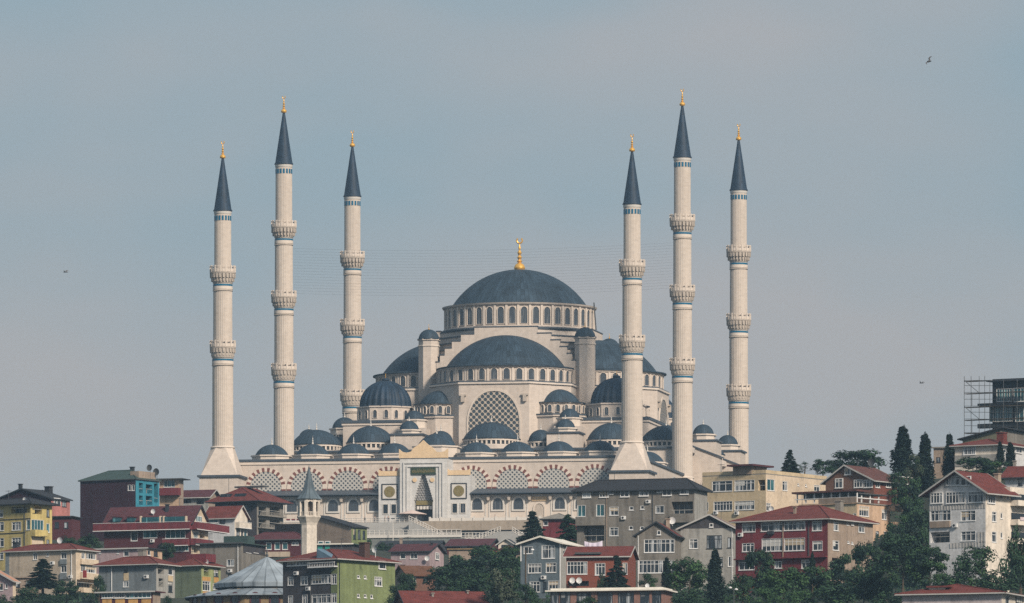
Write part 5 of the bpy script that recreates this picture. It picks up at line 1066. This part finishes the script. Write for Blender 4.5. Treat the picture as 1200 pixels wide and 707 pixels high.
LIM = [((1000, 1800, 1900, 1950, 1960), (900, 740, 724, 712, 600)), ((1000, 1690, 1720, 1800, 1840), (900, 750, 738, 714, 600)), ((1000, 1700, 1730, 1800, 1850), (900, 745, 726, 704, 600)), ((1000, 1600, 1700, 1760, 1800, 1850), (900, 745, 716, 694, 672, 600))]
def axis(a, b, segs):
    r = []
    for (p, q, n) in segs: r += [p+(q-p)*i/n for i in range(n)]
    return r+[segs[-1][1]]
XS = axis(0, 0, [(-2600, -300, 12), (-300, 320, 124), (320, 2600, 12)]); YS = axis(0, 0, [(-300, 1250, 16), (1250, 3100, 300), (3100, 5200, 16)])
g = MB(); nx = len(XS)
for y in YS:
    for x in XS: g.v.append((x, y, ground(x, y)+random.uniform(-.25, .25) if 1250 < y < 3000 else ground(max(-600, min(600, x)), y)))
for j in range(len(YS)-1):
    for i in range(nx-1): g.f.append((j*nx+i, j*nx+i+1, (j+1)*nx+i+1, (j+1)*nx+i)); g.m.append(0)
soil = mat('hillside_ground', (.028, .034, .024), .98, .45, .08, bump=.4)
tag(g.build('hillside', soil, None, smooth='all', recalc=False), None, None, kind='structure')
# ------------------------------------------------------------------ trees
LEAF = [mat(n, c, .75, .3, .8, spec=.2) for n, c in (('leaf_deep', (.010, .024, .018)), ('leaf_mid', (.022, .052, .025)), ('leaf_light', (.036, .080, .028)), ('needle_dark', (.008, .019, .016)), ('needle_mid', (.014, .029, .021)), ('leaf_grey', (.055, .07, .048)))]
rnd = random.Random(11)
def crown_mesh(kind, seed, mats):
    """crown about 1 high unit cell scaled later: built 10 m tall; leaf sprays as small bent quads"""
    r = random.Random(seed); V, Fc, Mi = [], [], []
    def quad(c, nrm, s, mi):
        l = sqrt(sum(q*q for q in nrm)) or 1; nrm = [q/l for q in nrm]
        a = [r.gauss(0, 1) for _ in range(3)]; dp = sum(a[i]*nrm[i] for i in range(3)); a = [a[i]-dp*nrm[i] for i in range(3)]; la = sqrt(sum(q*q for q in a)) or 1; a = [q/la for q in a]
        b = [nrm[1]*a[2]-nrm[2]*a[1], nrm[2]*a[0]-nrm[0]*a[2], nrm[0]*a[1]-nrm[1]*a[0]]
        o = len(V); w = s*r.uniform(.6, 1.3); h = s*r.uniform(.5, 1.0)
        for p, q, k in ((-w, -h*.4, 0), (0, -h, .15*s), (w, -h*.2, 0), (w*.2, h, -.1*s)): V.append(tuple(c[i]+a[i]*p+b[i]*q+nrm[i]*k for i in range(3)))
        Fc.append((o, o+1, o+2, o+3)); Mi.append(mi)
    def clump(c, R, n, s, up=.35):
        mi = r.choices(range(len(mats)), [3, 4, 2][:len(mats)])[0]
        for _ in range(n):
            d = [r.gauss(0, 1) for _ in range(3)]; l = sqrt(sum(q*q for q in d)); d = [q/l for q in d]; k = r.uniform(.55, 1.08)
            quad([c[i]+d[i]*R[i]*k for i in range(3)], [d[0]+r.gauss(0, .45), d[1]+r.gauss(0, .45), d[2]+up+r.gauss(0, .45)], s, mi if r.random() < .8 else r.randrange(len(mats)))
    if kind == 'broad':
        for i in range(34):
            a = r.uniform(0, 2*pi); z = 3.0+6.3*r.random()**.9; rad = 3.9*sqrt(max(.08, 1-((z-5.4)/4.6)**2))*r.uniform(.45, 1.0)
            R = r.uniform(.9, 1.6); clump((rad*cos(a), rad*sin(a), z), (R, R, R*.8), 130, .24)
    elif kind == 'cypress':
        for i in range(46):
            z = .6+9.0*i/46; rad = 1.35*(1-(z/10.4)**2.2)**.8*min(1, .55+z/4)*r.uniform(.3, .8); a = i*2.4+r.uniform(-.5, .5)
            R = .74*(1.12-z/11); clump((rad*cos(a), rad*sin(a), z), (R, R, R*2.0), 120, .2, 1.2)
        for i in range(5): clump((r.gauss(0, .15), r.gauss(0, .15), 9+i*.22), (.16, .16, .4), 22, .12, 1.5)
    elif kind == 'spruce':
        z = .8
        while z < 9.7:
            rad = 2.9*(1-z/10.1)**.85; nb = max(3, int(10*(1-z/11)))
            for j in range(nb):
                a = r.uniform(0, 2*pi); L = rad*r.uniform(.7, 1.15)
                for t in (.35, .6, .82, 1.0):
                    clump((L*t*cos(a), L*t*sin(a), z-.25*L*t*t+.1), (.38, .38, .24), 30, .19, .9)
            z += .42
        clump((0, 0, 9.7), (.12, .12, .5), 30, .12, 1)
    elif kind == 'pine':
        for i in range(26):
            z = 2.2+7.2*r.random(); rad = (3.1-abs(z-5)*.35)*r.uniform(.3, 1); a = r.uniform(0, 2*pi); R = r.uniform(.6, 1.1)
            clump((rad*cos(a), rad*sin(a), z), (R*1.3, R*1.3, R*.6), 170, .22, .8)
    elif kind == 'bush':
        for i in range(26):
            a = r.uniform(0, 2*pi); z = .8+8.2*r.random()**1.2; rad = 5.2*sqrt(max(.05, 1-(z/10)**2))*r.uniform(.3, 1); R = r.uniform(1.2, 2.1)
            clump((rad*cos(a), rad*sin(a), z), (R, R, R*.9), 110, .30)
    elif kind == 'airy':
        for i in range(26):
            a = r.uniform(0, 2*pi); z = 3+6.6*r.random(); rad = 3.2*sqrt(max(.08, 1-((z-5.6)/4.6)**2))*r.uniform(.3, 1.0); R = r.uniform(.6, 1.0)
            clump((rad*cos(a), rad*sin(a), z), (R, R, R), 38, .2)
    me = bpy.data.meshes.new('crown'); me.from_pydata(V, [], Fc)
    for m in mats: me.materials.append(m)
    me.polygons.foreach_set('material_index', Mi); me.update(); return me
def trunk_mesh(kind, seed):
    r = random.Random(seed); mb = MB(); top = dict(broad=7, cypress=9, spruce=9.4, pine=8.5, bush=6, airy=8)[kind]; r0 = dict(bush=.16).get(kind, .24)
    P = [(0, 0, -2), (r.gauss(0, .1), r.gauss(0, .1), top*.35), (r.gauss(0, .2), r.gauss(0, .2), top*.7), (r.gauss(0, .2), r.gauss(0, .2), top)]
    for i in range(3): mb.tube(P[i], P[i+1], r0*(1-i*.3), r0*(.7-i*.3), 7)
    if kind in ('broad', 'pine', 'bush', 'airy'):
        for i in range(7):
            a = i*2.4; z = top*(.3+.09*i); L = r.uniform(2, 3.2); q = (L*cos(a), L*sin(a), z+r.uniform(1, 2.2)); b = (P[1][0], P[1][1], z)
            mb.tube(b, q, .09, .03, 5)
    me_o = mb.build('trunk', trunk_m); COL.objects.unlink(me_o); return me_o.data
PROTO = {}
def proto(kind, tone, k):
    key = (kind, tone, k)
    if key not in PROTO:
        ms = dict(dark=[LEAF[3], LEAF[4], LEAF[0]], deep=[LEAF[0], LEAF[1], LEAF[1]], mid=[LEAF[0], LEAF[1], LEAF[2]], light=[LEAF[1], LEAF[2], LEAF[2]], grey=[LEAF[1], LEAF[5], LEAF[5]])[tone]
        PROTO[key] = (crown_mesh(kind, hash((kind, k)) % 9999 if False else sum(map(ord, kind+tone))*7+k, ms), trunk_mesh(kind, k+3))
    return PROTO[key]
WID = dict(broad=8.4, cypress=3.1, spruce=4.7, pine=7.2, bush=11.5, airy=7.4)
NAMES = dict(broad='broadleaf_tree', cypress='cypress', spruce='spruce', pine='pine_tree', bush='shrub', airy='young_tree')
def tree(kind, tone, cx, top, wpx, Y, label, bot=None, k=None, group=None):
    """crown column cx, top row, crown width in pixels, distance; stands on the ground there"""
    x = (cx-600)/F*Y; zt = (HZ-top)*Y/F; zg = ground(x, Y)
    if bot is not None: zg = min(zg, (HZ-bot)*Y/F) if zg > (HZ-bot)*Y/F else zg
    H = max(2.0, zt-zg); wm_ = wpx*Y/F
    # tall crowns on low ground: keep the crown's own proportions, lengthen the trunk
    c, t = proto(kind, tone, (k if k is not None else int(cx)) % 3)
    hc = H if bot is None else (bot-top)*Y/F
    sz = hc/10.0; sw = wm_/WID[kind]
    n = NAMES[kind]
    r = thing(n, label, 'shrub' if kind == 'bush' else 'tree', (x, Y, zt-hc), rnd.uniform(0, 6.28), group or ('shrubs on the slope' if kind == 'bush' else 'trees on the slope'))
    a = link('crown', c, r); a.scale = (sw, sw, sz)
    b = link('trunk', t, r); b.scale = (max(.7, min(sw, sz)*.9), max(.7, min(sw, sz)*.9), sz)
    if zt-hc-zg > 1.5*sz:
        b2 = MB().tube((0, 0, zg-(zt-hc)-1), (0, 0, 0), .3, .26, 7).build('lower_trunk', trunk_m, r)
    return r
TREES = [
 # skyline conifers and trees behind the right houses
 ('spruce','dark',926,527,21,2100,'lone dark conifer on the skyline just right of the yellow flat roofed house',556),
 ('airy','grey',943,541,18,2120,'thin pale leaved sapling beside the lone skyline conifer',558),
 ('broad','deep',965,538,26,2110,'small round dark tree between the pale sapling and the brick house roof',562),
 ('broad','deep',1004,526,60,2120,'broad dark tree spreading behind the brown brick house roof',566),
 ('cypress','dark',1058,499,34,2060,'leftmost and broadest of the three dark hilltop cypresses',560),
 ('cypress','dark',1084,507,30,2030,'middle one of the three dark hilltop cypresses',580),
 ('cypress','dark',1113,508,22,2020,'slimmest and rightmost of the three dark hilltop cypresses',562),
 ('bush','grey',1070,533,30,2010,'pale flowering shrub at the foot of the two left cypresses',562),
 ('broad','mid',1142,536,50,1960,'low green tree under the hilltop house, left of its twin',566),
 ('broad','mid',1170,540,46,1950,'green tree under the hilltop house behind the white house roof',570),
 ('cypress','dark',1172,517,13,1990,'thin dark cypress before the white hilltop wall',545),
 ('cypress','dark',1184,518,16,1990,'second dark cypress before the white hilltop wall, nearest the picture edge',548),
 ('bush','mid',1050,553,30,1990,'green bush between the brick house and the largest cypress',580),
 # between peach house and white house
 ('broad','mid',1072,584,36,1900,'dark tree filling the gap between peach balconies and white house',640),
 ('broad','mid',1066,560,40,1940,'dark leafy crown right of the brick house dormer',620),
 ('broad','deep',1079,596,40,1850,'dark tree in the gap close against the left wall of the white house',672),
 ('broad','deep',1050,612,36,1870,'dark tree just under the lowest peach balcony',668),
 ('bush','deep',1068,640,52,1800,'dark shrub thicket between the tan stairs and the white house',690),
 ('bush','deep',1012,668,60,1690,'dark shrub in the belt right of the tan end wall',708),
 ('bush','mid',870,672,40,1700,'green shrub between the tall cypress and the dark red house',706),
 ('broad','deep',1058,628,62,1680,'wide dark tree below the peach balconies left of the white house',690),
 ('broad','mid',1090,640,56,1660,'dark green tree directly below the white house left corner',694),
 ('bush','mid',1143,638,66,1650,'round green shrub thicket below the white house right of its basement wall',692),
 ('bush','deep',1196,606,46,1680,'tall dark shrub at the right edge covering the white house balconies',690),
 ('bush','deep',1172,664,60,1640,'dark shrub mass above the long red roof at bottom right',694),
 ('bush','mid',1118,668,50,1630,'green shrub just above the roof lantern of the long red roof',698),
 ('bush','light',1100,672,26,1640,'lighter green shrub left of the little roof lantern',692),
 # belt along the bottom right
 ('broad','mid',890,644,40,1740,'green tree climbing the dark red house wall at its left end',706),
 ('cypress','dark',952,647,13,1745,'slim dark conifer against the dark red house wall',690),
 ('broad','light',918,664,58,1700,'light green tree below the middle of the dark red house',712),
 ('broad','mid',952,664,50,1720,'dark tree right of the light green tree, below the red house',712),
 ('broad','deep',990,650,46,1730,'dark tree before the tan end wall of the red house',712),
 ('broad','mid',1016,636,40,1760,'tall dark tree covering the outside stairs of the tan end wall',706),
 ('broad','deep',1032,660,44,1690,'dark tree in the belt below the peach house',716),
 ('bush','light',896,690,44,1660,'yellowish round shrub at the very bottom right of the cypress',716),
 ('bush','mid',975,684,80,1660,'broad dark shrub at the bottom edge below the red house',722),
 ('bush','deep',1040,690,60,1640,'dark shrub at the bottom edge left of the long red roof',722),
 ('bush','light',935,692,50,1650,'fresh green shrub at the bottom edge below the light green tree',722),
 # middle
 ('cypress','dark',838,643,28,1755,'tall dark cypress in front of the pale grey house',712),
 ('broad','light',808,653,56,1780,'bright green tree before the pale grey house, left of the cypress',704),
 ('bush','deep',815,686,56,1720,'dark shrub at the bottom edge below the bright green tree',716),
 ('cypress','dark',781,653,15,1790,'slim dark conifer before the ribbon windowed gabled house',690),
 ('bush','mid',760,672,26,1790,'small green shrub below the ribbon windows of the gabled house',694),
 ('spruce','dark',722,651,29,1790,'dark spruce standing before the red brick house windows',694),
 ('bush','deep',704,668,14,1800,'small dark bush left of the spruce at the red brick house',692),
 ('bush','mid',692,697,34,1690,'low green bush before the flat roofed pavilion windows',712),
 ('spruce','dark',624,599,36,2080,'tall dark spruce left of the maroon walled house below the terrace',644),
 ('spruce','deep',666,603,34,2060,'dark bushy conifer before the maroon walled house and grey house',642),
 ('bush','mid',618,683,34,1780,'green shrub at the foot of the steel blue house',712),
 ('broad','deep',548,650,60,1900,'large dark tree right of the weathered rusty roofed house',700),
 ('broad','mid',570,640,52,1930,'green tree at the top of the dense central clump',694),
 ('broad','deep',590,650,44,1890,'dark tree at the right of the central clump by the blue house',700),
 ('broad','mid',600,640,36,1920,'smaller green tree left of the steel blue house roof',678),
 ('broad','grey',587,664,42,1700,'tall greyish green tree rising before the long red tiled roof',722),
 ('broad','deep',524,664,50,1880,'dark tree at the left of the central clump above the red roof',704),
 ('bush','mid',555,676,60,1850,'dark green shrub under the central clump',706),
 ('broad','deep',478,672,26,1800,'dark tree right of the leaf green house wall',716),
 ('bush','deep',466,684,30,1760,'dark shrub hugging the leaf green house corner',716),
 ('bush','deep',500,690,28,1780,'dark shrub before the weathered brown house',708),
 ('bush','light',432,632,9,2230,'tiny bright green shrub at the end of the sloping hall',644),
 ('bush','deep',452,634,26,2480,'dark bush on the slope below the white landing wall',646),
 # left
 ('spruce','dark',50,655,38,1980,'spreading dark conifer before the beige apartment house',690),
 ('broad','deep',78,680,32,1960,'round green tree before the beige apartment house balconies',712),
 ('bush','deep',34,688,44,1900,'dark shrub at the bottom left below the low garden house',716),
 ('bush','deep',8,694,34,1890,'dark shrub at the bottom left corner before the cottage',718),
 ('bush','deep',60,696,40,1880,'dark shrub at the bottom edge left of the round tree',718),
 ('broad','deep',116,674,16,1970,'narrow dark tree between beige and blue grey houses',712),
 ('bush','mid',104,624,40,2210,'green hedge like shrub at the foot of the maroon block',644),
 ('bush','mid',80,626,26,2215,'green shrub between the yellow house and the maroon block',644),
 ('broad','deep',196,636,22,2150,'dark tree under the villa balcony right of the low lilac house',664),
 ('bush','mid',894,548,10,2120,'tiny shrub top showing over the yellow house roof by the minaret',558),
 ('bush','deep',196,698,14,1930,'small dark shrub at the right end of the glazed pavilion',714),
]
for t in TREES: tree(*t[:7], bot=t[7])
# undergrowth on the open slope
def undergrowth():
    r = random.Random(5); V, Fc, Mi = [], [], []
    for _ in range(30000):
        px = r.choice([r.uniform(860, 1215), r.uniform(860, 1215), r.uniform(425, 630), r.uniform(-10, 130), r.uniform(640, 860)]); Y = r.uniform(1900 if px < 425 else 1720, 1990)
        x = (px-600)/F*Y; 
        z = ground(x, Y); s = r.uniform(.18, .42); o = len(V); a = r.uniform(0, 2*pi); z += r.uniform(0, 1.0)
        for p, q in ((-s, -s*.3), (0, -s*.6), (s, .1*s), (.1*s, s*.8)): V.append((x+p*cos(a), Y+p*sin(a)*.7+q*.3, z+q))
        Fc.append((o, o+1, o+2, o+3)); Mi.append(r.choice((0, 0, 1)))
    me = bpy.data.meshes.new('undergrowth'); me.from_pydata(V, [], Fc); me.materials.append(LEAF[0]); me.materials.append(LEAF[1]); me.polygons.foreach_set('material_index', Mi)
    tag(link('undergrowth', me), 'dark green undergrowth covering the slope between the houses', None, kind='stuff')
undergrowth()
# ------------------------------------------------------------------ street furniture, washing, birds
def wpt(px, py, Y): return ((px-600)/F*Y, Y, (HZ-py)*Y/F)
x, y, z = wpt(616, 706, 1780); t = thing('utility_pole', 'dark wooden utility pole with lamp before the steel blue house', 'utility pole', (x, y, z)); hp = (706-645)*1780/F
MB().tube((0, 0, -4), (0, 0, hp), .16, .11, 8).build('pole', trunk_m, t); MB().tube((0, 0, hp-.3), (1.0, -.2, hp+.1), .05, n=6).build('arm', iron, t); MB().lathe([(.001, 0), (.3, 0), (.22, .2), (.001, .25)], 10).build('lamp_head', white, t, (1.1, -.2, hp))
x, y, z = wpt(860, 716, 1660); t = thing('street_lamp', 'double headed street lamp beside the cypress at the bottom edge', 'street lamp', (x, y, z)); hp = (716-690)*1660/F
MB().tube((0, 0, -4), (0, 0, hp), .09, .06, 8).build('pole', iron, t)
for s_, dz in ((-.55, .15), (.35, -.1)):
    MB().tube((0, 0, hp-.3), (s_, 0, hp+dz), .04, n=5).build('arm', iron, t); MB().lathe([(.001, -.12), (.26, -.1), (.28, .05), (.001, .18)], 10).build('lamp_head', white, t, (s_, 0, hp+dz))
x, y, z = wpt(695, 634, 1935); cl_ = MB(); n = 16
V = []; 
for i in range(n+1):
    u_ = -1.6+3.3*i/n; sg = .35*(abs(i-n/2)/(n/2))**2
    for zz, w_x in ((0, 0), (-.9, .04), (-1.75-.15*sin(i*.9), .1)): V.append((u_, .12*sin(i*1.3)*(-zz), zz+sg-.35))
cl_.add(V, [(3*i+j, 3*i+3+j, 3*i+4+j, 3*i+1+j) for i in range(n) for j in range(2)])
o = cl_.build('laundry_sheet', mat('lilac_cloth', (.52, .48, .58), .9, .08, 2), None, (x, y, z), -.3, smooth='all'); so = o.modifiers.new('thick', 'SOLIDIFY'); so.thickness = .03; tag(o, 'pale lilac sheet drying below the grey apartment house corner balcony', 'laundry')
x, y, z = wpt(99.3, 671, 2070); o = MB().box(-.4, .4, -.05, .05, -.7, .7).box(-.32, .4, -.09, -.05, -.66, .5).build('flag', cl['red'], None, (x, y, z-.3), -.5); tag(o, 'small red flag hung on the cream balcony of the beige apartment house', 'flag')
gull = mat('gull_plumage', (.10, .10, .11), .8, .2, 6)
def bird(px, py, Y, sp_, bank, rz, label):
    x, y, z = wpt(px, py, Y)
    V = [(0, 0, 0), (0, .3, .02), (0, .5, .0), (0, -.25, 0), (0, -.5, -.02), (.25, .05, .05), (sp_*.45, .12, .22), (sp_*.75, -.02, .26), (sp_, -.22, .16), (-.25, .05, .05), (-sp_*.45, .12, .22), (-sp_*.75, -.02, .26), (-sp_, -.22, .16)]
    c, s_ = cos(bank), sin(bank); V = [(a*c-d*s_, b, a*s_+d*c) for a, b, d in V]
    E = [(0, 1), (1, 2), (0, 3), (3, 4), (0, 5), (5, 6), (6, 7), (7, 8), (0, 9), (9, 10), (10, 11), (11, 12)]
    R = [(.13, .12), .1, .05, .09, (.07, .03), (.12, .05), (.12, .035), (.09, .03), (.03, .015), (.12, .05), (.12, .035), (.09, .03), (.03, .015)]
    o = skin_obj('seagull', V, E, R, gull, None, (x, y, z), rz); tag(o, label, 'bird', 'birds in the sky')
bird(1089, 72, 1500, .72, radians(52), .6, 'dark gull banking steeply high in the upper right sky')
bird(77, 319, 1900, .62, .1, 1.0, 'tiny gull gliding alone at far left of the sky')
bird(1080, 449, 1900, .6, -.12, .8, 'tiny gull gliding above the tall cypresses left of the scaffolding')
# ------------------------------------------------------------------ air
hz_m = bpy.data.materials.new('air'); hz_m.use_nodes = True; t = hz_m.node_tree; t.nodes.clear()
o_ = N(t, 'ShaderNodeOutputMaterial'); pv = N(t, 'ShaderNodeVolumePrincipled'); pv.inputs['Color'].default_value = (.48, .74, 1.0, 1); pv.inputs['Density'].default_value = 4.5e-5; pv.inputs['Anisotropy'].default_value = .2
t.links.new(pv.outputs[0], o_.inputs['Volume'])
zs = [v[2] for v in g.v]; lo_z = min(zs)-1
hb = MB().box(-2650, 2650, -350, 5250, lo_z, 292).build('haze', hz_m); tag(hb, 'thin bluish haze filling the air between shore and hill', None, kind='stuff')
